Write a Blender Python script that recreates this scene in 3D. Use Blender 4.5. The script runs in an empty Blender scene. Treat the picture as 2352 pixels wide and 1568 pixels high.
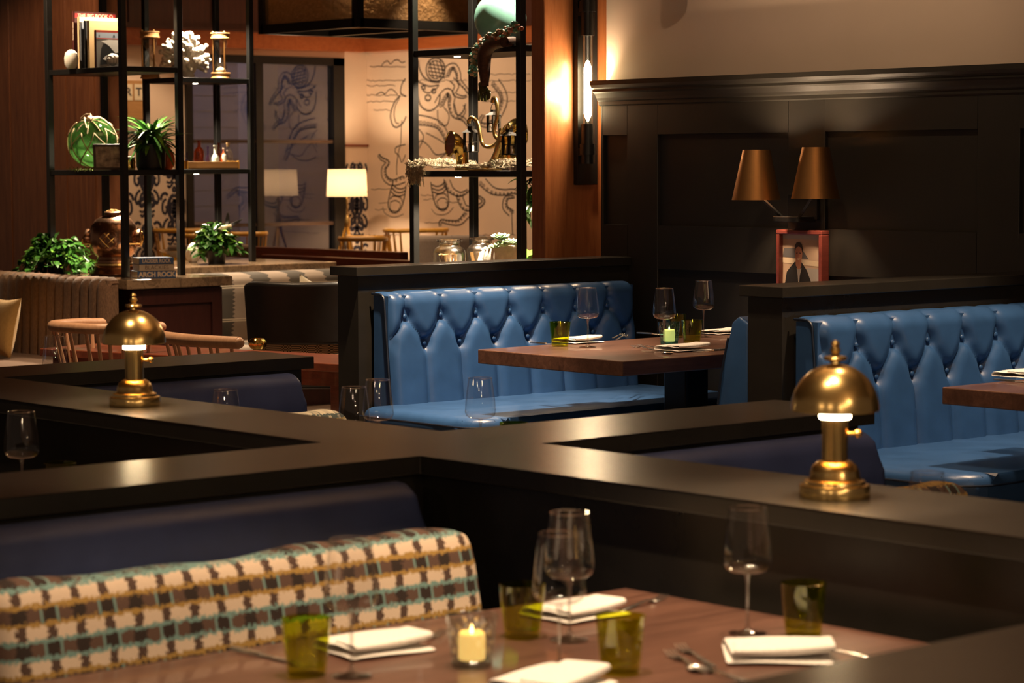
import bpy, bmesh, math, random
from mathutils import Vector as V, Matrix, noise as mnoise
R = random.Random(7)
SC = bpy.context.scene
COL = SC.collection
PI = math.pi
# ---------------------------------------------------------------- camera (level measured from the room's own straight edges)
F, PITCH, YAW, ROLL, HC = 5709.46, .071125424, .716457859, -.00413815, 1.71
fw = V((math.cos(PITCH)*math.sin(YAW), math.cos(PITCH)*math.cos(YAW), -math.sin(PITCH)))
rt0 = V((math.cos(YAW), -math.sin(YAW), 0)); up0 = rt0.cross(fw)
cr, sr = math.cos(ROLL), math.sin(ROLL)
RT = cr*rt0+sr*up0; UP = -sr*rt0+cr*up0
CAM = V((0, 0, HC))
def ray(x, y): return fw+RT*((x-1176)/F)-UP*((y-784)/F)
def at_z(x, y, z): d = ray(x, y); return CAM+d*((z-HC)/d.z)
def at_x(x, y, X): d = ray(x, y); return CAM+d*(X/d.x)
def at_y(x, y, Y): d = ray(x, y); return CAM+d*(Y/d.y)
def at_d(x, y, D): return CAM+ray(x, y)*D
# ---------------------------------------------------------------- object helpers
def link(o): COL.objects.link(o); return o
def tag(o, label=None, cat=None, group=None, kind=None):
    if label: o['label'] = label
    if cat: o['category'] = cat
    if group: o['group'] = group
    if kind: o['kind'] = kind
    return o
def thing(name, label, cat, loc=(0, 0, 0), rz=0, group=None):
    o = bpy.data.objects.new(name, None); link(o)
    o.location = loc; o.rotation_euler = (0, 0, rz); o.empty_display_size = .05
    return tag(o, label, cat, group)
def dup(root, loc, rz=None, label=None, group=None):
    r = root.copy(); link(r); r.location = loc
    if rz is not None: r.rotation_euler = (0, 0, rz)
    if label: r['label'] = label
    if group: r['group'] = group
    for ch in list(root.children):
        c = ch.copy(); link(c); c.parent = r
        for g in list(ch.children):
            d = g.copy(); link(d); d.parent = c
    return r
class B:
    """collects shapes for ONE mesh"""
    def __init__(s): s.bm = bmesh.new(); s.mi = 0
    def _f(s, vs):
        try:
            f = s.bm.faces.new(vs); f.material_index = s.mi; return f
        except ValueError: return None
    def box(s, x0, x1, y0, y1, z0, z1, bev=0, seg=2):
        n0 = len(s.bm.verts)
        vs = [s.bm.verts.new(p) for p in ((x0,y0,z0),(x1,y0,z0),(x1,y1,z0),(x0,y1,z0),(x0,y0,z1),(x1,y0,z1),(x1,y1,z1),(x0,y1,z1))]
        fs = [s._f([vs[i] for i in q]) for q in ((3,2,1,0),(4,5,6,7),(0,1,5,4),(1,2,6,5),(2,3,7,6),(3,0,4,7))]
        if bev:
            es = list({e for f in fs for e in f.edges})
            bmesh.ops.bevel(s.bm, geom=es, offset=bev, segments=seg, profile=.5, affect='EDGES')
        return s
    def poly(s, pts): s._f([s.bm.verts.new(p) for p in pts]); return s
    def prism(s, pts, z0, z1, bev=0, seg=2):
        a = [s.bm.verts.new((p[0], p[1], z0)) for p in pts]; b = [s.bm.verts.new((p[0], p[1], z1)) for p in pts]
        n = len(pts); fs = [s._f(a[::-1]), s._f(b)]
        for i in range(n): fs.append(s._f([a[i], a[(i+1) % n], b[(i+1) % n], b[i]]))
        if bev:
            es = list({e for f in fs if f for e in f.edges})
            bmesh.ops.bevel(s.bm, geom=es, offset=bev, segments=seg, profile=.5, affect='EDGES')
        return s
    def lathe(s, prof, n=32, c=(0, 0, 0), axis=None, cap=True):
        """prof: (r,z) from bottom to top; axis: direction of z"""
        M = Matrix.Identity(3)
        if axis is not None: M = V((0, 0, 1)).rotation_difference(V(axis)).to_matrix()
        c = V(c); rows = []
        for r, z in prof:
            if r < 1e-6: rows.append([s.bm.verts.new(c+M @ V((0, 0, z)))])
            else: rows.append([s.bm.verts.new(c+M @ V((r*math.cos(2*PI*i/n), r*math.sin(2*PI*i/n), z))) for i in range(n)])
        for a, b in zip(rows, rows[1:]):
            for i in range(n):
                j = (i+1) % n
                if len(a) == 1 and len(b) == 1: continue
                if len(a) == 1: s._f([a[0], b[j], b[i]])
                elif len(b) == 1: s._f([a[i], a[j], b[0]])
                else: s._f([a[i], a[j], b[j], b[i]])
        if cap:
            if len(rows[0]) > 1: s._f(rows[0][::-1])
            if len(rows[-1]) > 1: s._f(rows[-1])
        return s
    def tube(s, pts, r, n=10, closed=False, cap=True, flat=1.0):
        pts = [V(p) for p in pts]; m = len(pts)
        rs = r if isinstance(r, (list, tuple)) else [r]*m
        rows = []; prev = None
        for i, p in enumerate(pts):
            if closed: t = pts[(i+1) % m]-pts[i-1]
            else: t = pts[min(i+1, m-1)]-pts[max(i-1, 0)]
            if t.length < 1e-9: t = V((0, 0, 1))
            t.normalize()
            if prev is None:
                a = V((0, 0, 1)) if abs(t.z) < .9 else V((1, 0, 0))
                u = t.cross(a).normalized()
            else:
                u = prev-t*prev.dot(t)
                u = u.normalized() if u.length > 1e-6 else t.cross(V((0, 0, 1))).normalized()
            prev = u; w = t.cross(u)
            rows.append([s.bm.verts.new(p+(u*math.cos(2*PI*k/n)+w*math.sin(2*PI*k/n)*flat)*rs[i]) for k in range(n)])
        lim = m if closed else m-1
        for i in range(lim):
            a, b = rows[i], rows[(i+1) % m]
            for k in range(n): s._f([a[k], a[(k+1) % n], b[(k+1) % n], b[k]])
        if cap and not closed: s._f(rows[0][::-1]); s._f(rows[-1])
        return s
    def ball(s, c, r, u=16, v=10, sc=(1, 1, 1)):
        m = Matrix.Translation(V(c)) @ Matrix.Diagonal((*sc, 1))
        g = bmesh.ops.create_uvsphere(s.bm, u_segments=u, v_segments=v, radius=r, matrix=m)
        for q in g['verts']:
            for f in q.link_faces: f.material_index = s.mi
        return s
    def grid(s, fn, nu, nv, closed_u=False):
        rows = [[s.bm.verts.new(fn(i/nu, j/nv)) for i in range(nu+(0 if closed_u else 1))] for j in range(nv+1)]
        w = len(rows[0])
        for j in range(nv):
            for i in range(w if closed_u else w-1):
                k = (i+1) % w; s._f([rows[j][i], rows[j][k], rows[j+1][k], rows[j+1][i]])
        return s
    def ribbon(s, pts, w, nrm, close=False):
        pts = [V(p) for p in pts]; m = len(pts); L = []; nrm = V(nrm)
        if close: pts.append(pts[0]); m += 1
        for i in range(m):
            t = pts[min(i+1, m-1)]-pts[max(i-1, 0)]
            u = t.cross(nrm)
            u = u.normalized()*w/2 if u.length > 1e-9 else V((0, 0, w/2))
            L.append((s.bm.verts.new(pts[i]+u), s.bm.verts.new(pts[i]-u)))
        for a, b in zip(L, L[1:]): s._f([a[0], a[1], b[1], b[0]])
        return s
    def leaf(s, p, d, up, ln, wd, curl=.3, n=4):
        d = V(d).normalized(); up = V(up); side = d.cross(up)
        side = side.normalized() if side.length > 1e-4 else V((1, 0, 0)); up = side.cross(d).normalized()
        rows = []
        for i in range(n+1):
            t = i/n; w = wd*math.sin(PI*min(1, .08+t*.92))**.8*(1 if t < 1 else .05)
            q = V(p)+d*(ln*t)-up*(curl*ln*t*t)
            rows.append([s.bm.verts.new(q-side*w/2+up*w*.18), s.bm.verts.new(q), s.bm.verts.new(q+side*w/2+up*w*.18)])
        for a, b in zip(rows, rows[1:]):
            s._f([a[0], a[1], b[1], b[0]]); s._f([a[1], a[2], b[2], b[1]])
        return s
    def xf(s, M): bmesh.ops.transform(s.bm, matrix=M, verts=s.bm.verts); return s
    def done(s, name, mat, parent=None, loc=(0, 0, 0), rot=(0, 0, 0), smooth=True, ang=38, w=False, fix=True):
        if fix: bmesh.ops.recalc_face_normals(s.bm, faces=s.bm.faces)
        me = bpy.data.meshes.new(name); s.bm.to_mesh(me); s.bm.free()
        for m in (mat if isinstance(mat, (list, tuple)) else [mat]): me.materials.append(m)
        if smooth and len(me.polygons):
            me.polygons.foreach_set('use_smooth', [True]*len(me.polygons)); me.set_sharp_from_angle(angle=math.radians(ang))
        o = bpy.data.objects.new(name, me); link(o)
        o.location = loc; o.rotation_euler = rot
        if parent is not None:
            o.parent = parent
            if w:
                M = Matrix.Identity(4); q = parent
                while q is not None:
                    M = (Matrix.Translation(q.location) @ q.rotation_euler.to_matrix().to_4x4()) @ M; q = q.parent
                Mi = M.inverted(); o.location = Mi.to_translation(); o.rotation_euler = Mi.to_euler()
        return o
def struct(name, b, mat, parent=None, **k):
    o = b.done(name, mat, parent, **k)
    if parent is None: o['kind'] = 'structure'
    return o
def mod_bevel(o, w, seg=2):
    m = o.modifiers.new('Bevel', 'BEVEL'); m.width = w; m.segments = seg; m.limit_method = 'ANGLE'; return o
def mod_sub(o, lv=1):
    m = o.modifiers.new('Subsurf', 'SUBSURF'); m.levels = lv; m.render_levels = lv; return o
def mod_solid(o, t, off=0):
    m = o.modifiers.new('Solid', 'SOLIDIFY'); m.thickness = t; m.offset = off; return o
def text(name, s, size, mat, parent, loc, rot, ext=.0008, sx=1.0, bold=0, font_shear=0):
    cu = bpy.data.curves.new(name, 'FONT'); cu.body = s; cu.size = size; cu.extrude = ext
    cu.align_x = 'CENTER'; cu.align_y = 'CENTER'; cu.offset = bold; cu.shear = font_shear
    t = bpy.data.objects.new(name+'_tmp', cu); link(t); bpy.context.view_layer.update()
    me = bpy.data.meshes.new_from_object(t.evaluated_get(bpy.context.evaluated_depsgraph_get()))
    bpy.data.objects.remove(t); bpy.data.curves.remove(cu)
    for v in me.vertices: v.co.x *= sx
    me.name = name; me.materials.clear(); me.materials.append(mat)
    o = bpy.data.objects.new(name, me); link(o); o.parent = parent; o.location = loc; o.rotation_euler = rot
    return o
# ---------------------------------------------------------------- materials
def mat(name):
    m = bpy.data.materials.new(name); m.use_nodes = True; nt = m.node_tree
    return m, nt, nt.nodes['Principled BSDF']
def nd(nt, t, **k):
    n = nt.nodes.new(t)
    for a, v in k.items(): setattr(n, a, v)
    return n
def put(nt, sock, v):
    if isinstance(v, bpy.types.NodeSocket): nt.links.new(v, sock)
    elif isinstance(v, (tuple, list)) and len(v) == 3 and sock.type == 'RGBA': sock.default_value = (*v, 1)
    else: sock.default_value = v
def mth(nt, op, a, b=0.0, c=None):
    n = nd(nt, 'ShaderNodeMath', operation=op); put(nt, n.inputs[0], a); put(nt, n.inputs[1], b)
    if c is not None: put(nt, n.inputs[2], c)
    return n.outputs[0]
def mixc(nt, f, a, b, mode='MIX'):
    n = nd(nt, 'ShaderNodeMix', data_type='RGBA', blend_type=mode)
    put(nt, n.inputs[0], f); put(nt, n.inputs[6], a); put(nt, n.inputs[7], b); return n.outputs[2]
def coord(nt, scale=(1, 1, 1), rot=(0, 0, 0), src='Object'):
    tc = nd(nt, 'ShaderNodeTexCoord'); mp = nd(nt, 'ShaderNodeMapping')
    mp.inputs['Scale'].default_value = scale; mp.inputs['Rotation'].default_value = rot
    nt.links.new(tc.outputs[src], mp.inputs[0]); return mp.outputs[0]
def noise(nt, vec, sc, det=4, ro=.55, dist=0):
    n = nd(nt, 'ShaderNodeTexNoise'); put(nt, n.inputs['Vector'], vec); n.inputs['Scale'].default_value = sc
    n.inputs['Detail'].default_value = det; n.inputs['Roughness'].default_value = ro; n.inputs['Distortion'].default_value = dist
    return n.outputs['Fac']
def ramp(nt, f, stops):
    n = nd(nt, 'ShaderNodeValToRGB'); put(nt, n.inputs[0], f); e = n.color_ramp.elements
    while len(e) < len(stops): e.new(.5)
    for el, (p, c) in zip(e, stops): el.position = p; el.color = (*c, 1)
    return n.outputs[0]
def bump(nt, bs, h, st=.2, dist=.01):
    n = nd(nt, 'ShaderNodeBump'); n.inputs['Strength'].default_value = st; n.inputs['Distance'].default_value = dist
    put(nt, n.inputs['Height'], h); nt.links.new(n.outputs[0], bs.inputs['Normal'])
def plain(name, col, rough=.5, metal=0, nz=0, nsc=60, bst=0, spec=.5, coat=0):
    m, nt, b = mat(name)
    b.inputs['Roughness'].default_value = rough; b.inputs['Metallic'].default_value = metal
    b.inputs['Specular IOR Level'].default_value = spec; b.inputs['Coat Weight'].default_value = coat
    v = coord(nt); f = noise(nt, v, nsc)
    dk = tuple(c*(1-nz) for c in col); lt = tuple(min(1, c*(1+nz)) for c in col)
    put(nt, b.inputs['Base Color'], ramp(nt, f, [(.3, dk), (.7, lt)]))
    if bst: bump(nt, b, f, bst, .004)
    return m
def wood(name, c1, c2, axis='X', sc=1.0, rough=.4, gr=14, coat=0, board=0, bst=.12):
    """grain runs along axis"""
    m, nt, b = mat(name)
    s = {'X': (1.2, 16, 16), 'Y': (16, 1.2, 16), 'Z': (16, 16, 1.2)}[axis]
    v = coord(nt, tuple(q*sc for q in s))
    f = noise(nt, v, 2.2, 6, .6, .8); f2 = noise(nt, v, gr, 3, .5, .2)
    f3 = mth(nt, 'ADD', mth(nt, 'MULTIPLY', f, .7), mth(nt, 'MULTIPLY', f2, .3))
    c = ramp(nt, f3, [(.32, c1), (.68, c2)])
    if board:   # board-to-board tone, boards across the grain
        tc = coord(nt); sp = nd(nt, 'ShaderNodeSeparateXYZ'); put(nt, sp.inputs[0], tc)
        a = sp.outputs[{'X': 1, 'Y': 0, 'Z': 1}[axis]]
        k = mth(nt, 'FLOOR', mth(nt, 'MULTIPLY', a, 1/board)); wn = nd(nt, 'ShaderNodeTexWhiteNoise', noise_dimensions='1D')
        put(nt, wn.inputs['W'], k)
        c = mixc(nt, mth(nt, 'MULTIPLY', wn.outputs['Value'], .35), c, tuple(q*.45 for q in c1))
    put(nt, b.inputs['Base Color'], c); b.inputs['Roughness'].default_value = rough; b.inputs['Coat Weight'].default_value = coat
    if bst: bump(nt, b, f3, bst, .003)
    return m
def thin_glass(name, tint=(1, 1, 1), refl=.06, rough=.01, edge=.9):
    """thin-walled glass: clear seen square on, mirror-like at its rims"""
    m, nt, b = mat(name); nt.nodes.remove(b)
    out = nt.nodes['Material Output']
    lw = nd(nt, 'ShaderNodeLayerWeight'); lw.inputs['Blend'].default_value = .5
    p = mth(nt, 'POWER', lw.outputs['Facing'], 4.0)
    f = mth(nt, 'ADD', mth(nt, 'MULTIPLY', p, edge-refl), refl)
    tr = nd(nt, 'ShaderNodeBsdfTransparent'); put(nt, tr.inputs[0], tint)
    gl = nd(nt, 'ShaderNodeBsdfGlossy'); gl.inputs['Roughness'].default_value = rough; put(nt, gl.inputs[0], (1, 1, 1))
    mx = nd(nt, 'ShaderNodeMixShader'); put(nt, mx.inputs[0], f)
    nt.links.new(tr.outputs[0], mx.inputs[1]); nt.links.new(gl.outputs[0], mx.inputs[2]); nt.links.new(mx.outputs[0], out.inputs[0])
    return m
def glass(name, col=(1, 1, 1), rough=0, ior=1.45):
    m, nt, b = mat(name); put(nt, b.inputs['Base Color'], col); b.inputs['Roughness'].default_value = rough
    b.inputs['Transmission Weight'].default_value = 1; b.inputs['IOR'].default_value = ior; return m
def emit(name, col, st):
    m, nt, b = mat(name); put(nt, b.inputs['Base Color'], col); put(nt, b.inputs['Emission Color'], col)
    b.inputs['Emission Strength'].default_value = st; b.inputs['Roughness'].default_value = .5; return m
def metal(name, col, rough=.2, brush=0):
    m, nt, b = mat(name); b.inputs['Metallic'].default_value = 1
    v = coord(nt, (1, 1, 40 if brush else 1)); f = noise(nt, v, 30)
    put(nt, b.inputs['Base Color'], ramp(nt, f, [(.2, tuple(c*.85 for c in col)), (.8, col)]))
    put(nt, b.inputs['Roughness'], mth(nt, 'ADD', mth(nt, 'MULTIPLY', f, .12), rough-.06)); return m
def sep(nt, v):
    s = nd(nt, 'ShaderNodeSeparateXYZ'); put(nt, s.inputs[0], v); return s.outputs
def band(nt, f, a, b_):
    """1 inside [a,b]"""
    return mth(nt, 'MULTIPLY', mth(nt, 'GREATER_THAN', f, a), mth(nt, 'LESS_THAN', f, b_))
def fabric(name, c1, c2, sc=420, rough=.9, bst=.35):
    m, nt, b = mat(name); v = coord(nt)
    f = noise(nt, v, sc, 2); g = noise(nt, coord(nt, (1, 1, .25)), sc*.5, 2); h = mth(nt, 'MULTIPLY', mth(nt, 'ADD', f, g), .5)
    put(nt, b.inputs['Base Color'], ramp(nt, h, [(.38, c1), (.62, c2)])); b.inputs['Roughness'].default_value = rough
    b.inputs['Sheen Weight'].default_value = .15; bump(nt, b, h, bst, .002); return m
def plaid(name, cream, brown, dark, ochre, teal, pu=.068, pv=.134):
    m, nt, b = mat(name); s = sep(nt, coord(nt)); jag = noise(nt, coord(nt), 150, 0)
    jj = mth(nt, 'MULTIPLY', mth(nt, 'SUBTRACT', jag, .5), .24)
    uu = mth(nt, 'DIVIDE', s[0], pu)
    vv = mth(nt, 'DIVIDE', s[2], pv)
    u = mth(nt, 'FRACT', mth(nt, 'ADD', uu, jj)); v = mth(nt, 'FRACT', mth(nt, 'ADD', vv, mth(nt, 'MULTIPLY', jj, .5)))
    c = mixc(nt, band(nt, u, .36, .66), cream, brown)                       # ticks in the pale rows
    br = mixc(nt, band(nt, u, .28, .74), tuple(q*1.35 for q in brown), dark)    # blocks in the dark rows
    isb = mth(nt, 'ADD', band(nt, v, .08, .27), band(nt, v, .58, .77)); c = mixc(nt, isb, c, br)
    u2 = mth(nt, 'FRACT', mth(nt, 'MULTIPLY', uu, .5))                         # teal flecks on every second block
    fl = mth(nt, 'MULTIPLY', mth(nt, 'ADD', band(nt, u2, .10, .14), band(nt, u2, .37, .41)), mth(nt, 'ADD', isb, 0)); c = mixc(nt, fl, c, teal)
    c = mixc(nt, mth(nt, 'ADD', band(nt, v, .02, .08), band(nt, v, .27, .33)), c, teal)
    c = mixc(nt, mth(nt, 'ADD', band(nt, v, .52, .58), band(nt, v, .77, .84)), c, ochre)
    w = noise(nt, coord(nt), 800, 1); c = mixc(nt, mth(nt, 'MULTIPLY', w, .35), c, tuple(q*.4 for q in brown))
    put(nt, b.inputs['Base Color'], c); b.inputs['Roughness'].default_value = .9; bump(nt, b, w, .4, .002); return m
def leather(name, col, rough=.36, spec=.5):
    m, nt, b = mat(name); v = coord(nt)
    vo = nd(nt, 'ShaderNodeTexVoronoi'); put(nt, vo.inputs['Vector'], v); vo.inputs['Scale'].default_value = 420
    f = noise(nt, v, 9, 4)
    put(nt, b.inputs['Base Color'], ramp(nt, f, [(.25, tuple(c*.82 for c in col)), (.75, tuple(c*1.12 for c in col))]))
    put(nt, b.inputs['Roughness'], mth(nt, 'ADD', mth(nt, 'MULTIPLY', f, .14), rough-.07)); b.inputs['Specular IOR Level'].default_value = spec
    bump(nt, b, vo.outputs['Distance'], .12, .0008); return m
M = {}
M['black'] = plain('black satin paint', (.022, .0195, .0165), .27, 0, .12, 8, 0, .5)
M['wain'] = plain('dark wainscot paint', (.017, .0145, .011), .52, 0, .1, 6, 0, .35)
M['iron'] = plain('blackened steel', (.010, .0095, .009), .38, .3, .1, 30)
M['blue'] = leather('blue leather', (.031, .092, .245), .34)
M['blue_dull'] = leather('navy blue vinyl', (.034, .050, .135), .40)
M['piping'] = leather('dark piping', (.010, .018, .04), .4)
M['table'] = wood('walnut table top', (.075, .034, .024), (.185, .092, .064), 'X', 1.0, .30, 14, .25, .085)
M['redwood'] = wood('red mahogany', (.13, .026, .012), (.25, .060, .026), 'Y', 1.0, .3, 14, .3)
M['mahog'] = wood('dark mahogany', (.030, .008, .006), (.055, .014, .010), 'Z', 1.0, .35, 12, .2)
M['teak'] = wood('teak veneer', (.25, .078, .024), (.40, .150, .052), 'Z', .8, .38, 16, .15)
M['teakband'] = wood('teak band', (.36, .090, .022), (.52, .150, .045), 'Y', .5, .4, 12, .1)
M['walnut'] = wood('walnut panelling', (.060, .018, .007), (.125, .044, .017), 'Z', .8, .36, 16, .15)
M['darkpan'] = wood('dark red panelling', (.050, .012, .007), (.085, .022, .012), 'Z', .8, .45, 12, .05)
M['blond'] = wood('pale beech', (.50, .27, .15), (.62, .36, .21), 'Z', 1.0, .4, 10, .1, 0, .03)
M['honey'] = wood('honey oak', (.50, .24, .035), (.66, .36, .06), 'Z', 1.0, .35, 10, .2, 0, .03)
M['oakbox'] = wood('light oak', (.30, .15, .05), (.45, .24, .09), 'X', 1.0, .5, 10)
M['plaster'] = plain('warm plaster', (.50, .40, .32), .85, 0, .03, 3, 0)
M['cream'] = plain('cream wall', (.72, .56, .43), .9, 0, .03, 3, 0)
M['ink'] = plain('mural ink', (.075, .06, .055), .9)
M['navyink'] = plain('wallpaper ink', (.022, .022, .040), .9)
M['paper'] = plain('wallpaper ground', (.66, .54, .42), .9, 0, .03, 5)
M['floor'] = wood('dark oak floor', (.05, .028, .016), (.10, .058, .034), 'X', 1.0, .4, 14, .1, .14)
M['ceil'] = plain('ceiling', (.42, .31, .22), .9)
M['brass'] = metal('satin brass', (.90, .63, .25), .24, 1)
M['brassp'] = metal('polished brass', (.88, .62, .18), .09)
M['oldbrass'] = metal('aged bronze shade', (.42, .21, .075), .38, 1)
M['copper'] = metal('copper', (.46, .25, .15), .26)
M['steel'] = metal('cutlery steel', (.85, .82, .78), .26)
M['chrome'] = metal('chrome', (.8, .78, .75), .1)
M['thin'] = thin_glass('clear thin glass', (.97, .97, .97), .085)
M['foot'] = thin_glass('clear solid glass', (.90, .90, .90), .20)
M['stem'] = glass('clear glass')
M['green'] = thin_glass('green glass', (.80, .83, .17), .06, .02, .75)
M['teal'] = thin_glass('teal patterned glass', (.42, .80, .80), .07, .12, .8)
M['seed'] = thin_glass('clear patterned glass', (.80, .85, .83), .17, .12, .8)
M['jar'] = thin_glass('smoked jar glass', (.82, .76, .60), .42, .16, .9)
M['floatg'] = thin_glass('green float glass', (.50, .62, .46), .16, .02, .9)
m, nt, b = mat('green float glass body'); nt.nodes.remove(b); o_ = nt.nodes['Material Output']
ft = nd(nt, 'ShaderNodeBsdfTransparent'); put(nt, ft.inputs[0], (.42, .60, .36)); fd = nd(nt, 'ShaderNodeBsdfTranslucent'); put(nt, fd.inputs[0], (.16, .34, .12)); fg = nd(nt, 'ShaderNodeBsdfGlossy'); fg.inputs['Roughness'].default_value = .04
m1 = nd(nt, 'ShaderNodeMixShader'); m1.inputs[0].default_value = .45; nt.links.new(ft.outputs[0], m1.inputs[1]); nt.links.new(fd.outputs[0], m1.inputs[2])
lw = nd(nt, 'ShaderNodeLayerWeight'); lw.inputs['Blend'].default_value = .5; m2 = nd(nt, 'ShaderNodeMixShader'); put(nt, m2.inputs[0], mth(nt, 'ADD', mth(nt, 'MULTIPLY', mth(nt, 'POWER', lw.outputs['Facing'], 4.0), .6), .10))
nt.links.new(m1.outputs[0], m2.inputs[1]); nt.links.new(fg.outputs[0], m2.inputs[2]); nt.links.new(m2.outputs[0], o_.inputs[0]); M['floatb'] = m
M['linen'] = fabric('white linen', (.70, .67, .63), (.84, .81, .77), 500, .9, .2)
M['wax'] = emit('glowing wax', (1, .60, .16), 1.1)
M['flame'] = emit('flame', (1, .62, .2), 12)
M['lampglow'] = emit('lamp diffuser', (1, .76, .44), 40)
M['filament'] = emit('filament', (1, .72, .40), 90)
M['ledlit'] = emit('led', (1, .86, .66), 30)
M['white'] = plain('white ceramic', (.80, .76, .68), .45, 0, .06, 30, .1)
M['coral'] = plain('white coral', (.82, .76, .66), .7, 0, .12, 40, .5)
M['dull'] = plain('dull bronze', (.012, .009, .006), .75, 0, .2, 30, 0, .15)
M['stone'] = None
m, nt, b = mat('brown granite'); v = coord(nt, (3, 3, 3)); f = noise(nt, v, 3, 8, .65, 1.6)
put(nt, b.inputs['Base Color'], ramp(nt, f, [(.3, (.075, .045, .026)), (.48, (.26, .17, .10)), (.6, (.13, .085, .05)), (.75, (.34, .25, .17))]))
b.inputs['Roughness'].default_value = .12; M['stone'] = m
M['plaid'] = plaid('woven plaid', (.76, .60, .46), (.085, .046, .032), (.022, .012, .009), (.42, .25, .06), (.19, .34, .32))
M['plaid_teal'] = plaid('teal plaid', (.06, .10, .11), (.70, .62, .46), (.74, .66, .5), (.5, .34, .1), (.07, .12, .13), .045, .07)
M['tweed'] = fabric('brown tweed', (.110, .056, .030), (.215, .118, .064), 300)
M['mustard'] = fabric('mustard cloth', (.40, .22, .06), (.52, .30, .09), 400)
M['creamcloth'] = fabric('cream cloth', (.56, .45, .30), (.66, .55, .38), 400)
M['taupe'] = fabric('taupe upholstery', (.16, .105, .072), (.22, .15, .105), 300)
M['blackleather'] = leather('black leather', (.012, .010, .009), .34)
m, nt, b = mat('striped kilim'); s_ = sep(nt, coord(nt))
zz = mth(nt, 'ABSOLUTE', mth(nt, 'SUBTRACT', mth(nt, 'FRACT', mth(nt, 'DIVIDE', s_[2], .030)), .5))
u_ = mth(nt, 'FRACT', mth(nt, 'ADD', mth(nt, 'DIVIDE', s_[0], .33), mth(nt, 'MULTIPLY', zz, .16)))
c_ = mixc(nt, mth(nt, 'GREATER_THAN', u_, .52), (.225, .165, .12), (.055, .043, .031))
hl = mth(nt, 'FRACT', mth(nt, 'DIVIDE', s_[2], .24)); c_ = mixc(nt, mth(nt, 'ADD', band(nt, hl, .46, .49), band(nt, hl, .52, .55)), c_, (.52, .42, .3))
put(nt, b.inputs['Base Color'], c_); b.inputs['Roughness'].default_value = .9; M['kilim'] = m
m, nt, b = mat('woven chair cloth'); s_ = sep(nt, coord(nt))
ck = nd(nt, 'ShaderNodeTexChecker'); ck.inputs['Scale'].default_value = 130; put(nt, ck.inputs['Vector'], coord(nt))
blk = mth(nt, 'GREATER_THAN', mth(nt, 'FRACT', mth(nt, 'DIVIDE', mth(nt, 'ADD', s_[0], s_[1]), .09)), .5)
st_ = mth(nt, 'GREATER_THAN', mth(nt, 'FRACT', mth(nt, 'DIVIDE', s_[2], .011)), .5)
f_ = mth(nt, 'ADD', mth(nt, 'MULTIPLY', blk, ck.outputs['Fac']), mth(nt, 'MULTIPLY', mth(nt, 'SUBTRACT', 1, blk), st_))
put(nt, b.inputs['Base Color'], mixc(nt, f_, (.03, .024, .018), (.62, .48, .30))); b.inputs['Roughness'].default_value = .9; M['woven'] = m
M['leaf'] = plain('glossy leaf', (.035, .115, .016), .30, 0, .5, 18)
M['leafpale'] = plain('young leaf', (.13, .30, .035), .35, 0, .4, 18)
M['succ'] = plain('succulent', (.28, .44, .22), .45, 0, .25, 14)
M['moss'] = plain('moss', (.10, .12, .025), .95, 0, .4, 60, .5)
M['rope'] = fabric('rope', (.34, .24, .13), (.50, .38, .22), 600)
M['net'] = fabric('net twine', (.26, .20, .12), (.46, .37, .24), 500)
M['pot'] = plain('black pot', (.010, .010, .010), .4)
M['orange'] = plain('orange glass', (.65, .12, .015), .12, 0, .15, 10, 0, .6)
M['redin'] = plain('dark red lining', (.10, .008, .006), .4)
M['amber'] = thin_glass('amber glass', (.75, .26, .05), .08, .02, .8)
M['violet'] = thin_glass('violet glass', (.66, .52, .82), .1, .02, .8)
M['cobalt'] = thin_glass('cobalt glass', (.12, .10, .7), .08, .02, .8)
M['milk'] = plain('milk glass', (.66, .72, .62), .15)
M['clearb'] = thin_glass('clear bottle glass', (.86, .88, .86), .12, .02, .9)
M['cork'] = plain('cork', (.45, .28, .13), .8, 0, .2, 80)
M['sand'] = plain('sand', (.55, .42, .27), .9)
M['print'] = plain('monochrome print', (.34, .27, .2), .6, 0, .8, 22)
M['frame'] = wood('dark frame wood', (.03, .016, .010), (.05, .026, .016), 'X', 1, .4, 12)
M['cherry'] = wood('cherry frame', (.17, .035, .025), (.25, .055, .040), 'X', 1, .3, 12, .2)
# ================================================================ the setting
struct('floor', B().box(-1, 22, -1, 26, -.1, 0), M['floor'], smooth=False)
struct('floor_raised', B().box(5.95, 8.75, 1.5, 9.2, 0.001, .16), M['floor'], smooth=False)
struct('ceiling', B().box(-1, 22, -1, 24, 3.6, 3.7), M['ceil'], smooth=False)
YE = at_x(1393, 100, 8.66).y
struct('wall_right', B().box(8.66, 8.9, 1.5, YE, 0, 3.6), M['plaster'], smooth=False)
b = B(); b.box(8.62, 8.655, 1.5, 9.19, .16, 2.05)
YP = [(9.171, 8.997), (8.78, 7.912), (7.683, 6.807), (6.581, 5.7), (5.47, 4.6), (4.37, 3.5), (3.27, 2.4)]
edges = [9.19]+[y for p in YP for y in p]+[1.5]
for i in range(0, len(edges), 2): b.box(8.60, 8.62, edges[i+1], edges[i], .16, 2.05, .003, 1)
for a, c in YP:
    for z0, z1 in ((.16, .42), (1.193, 1.406), (1.854, 2.05)): b.box(8.60, 8.62, c, a, z0, z1)
struct('trim_1', b, M['wain'], smooth=False)
prof = [(8.655, 2.00), (8.60, 2.00), (8.592, 2.006), (8.592, 2.022), (8.584, 2.028), (8.580, 2.04), (8.566, 2.062), (8.556, 2.07), (8.556, 2.082), (8.545, 2.09), (8.536, 2.104), (8.536, 2.127), (8.655, 2.127)]
b = B(); n = len(prof)
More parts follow.
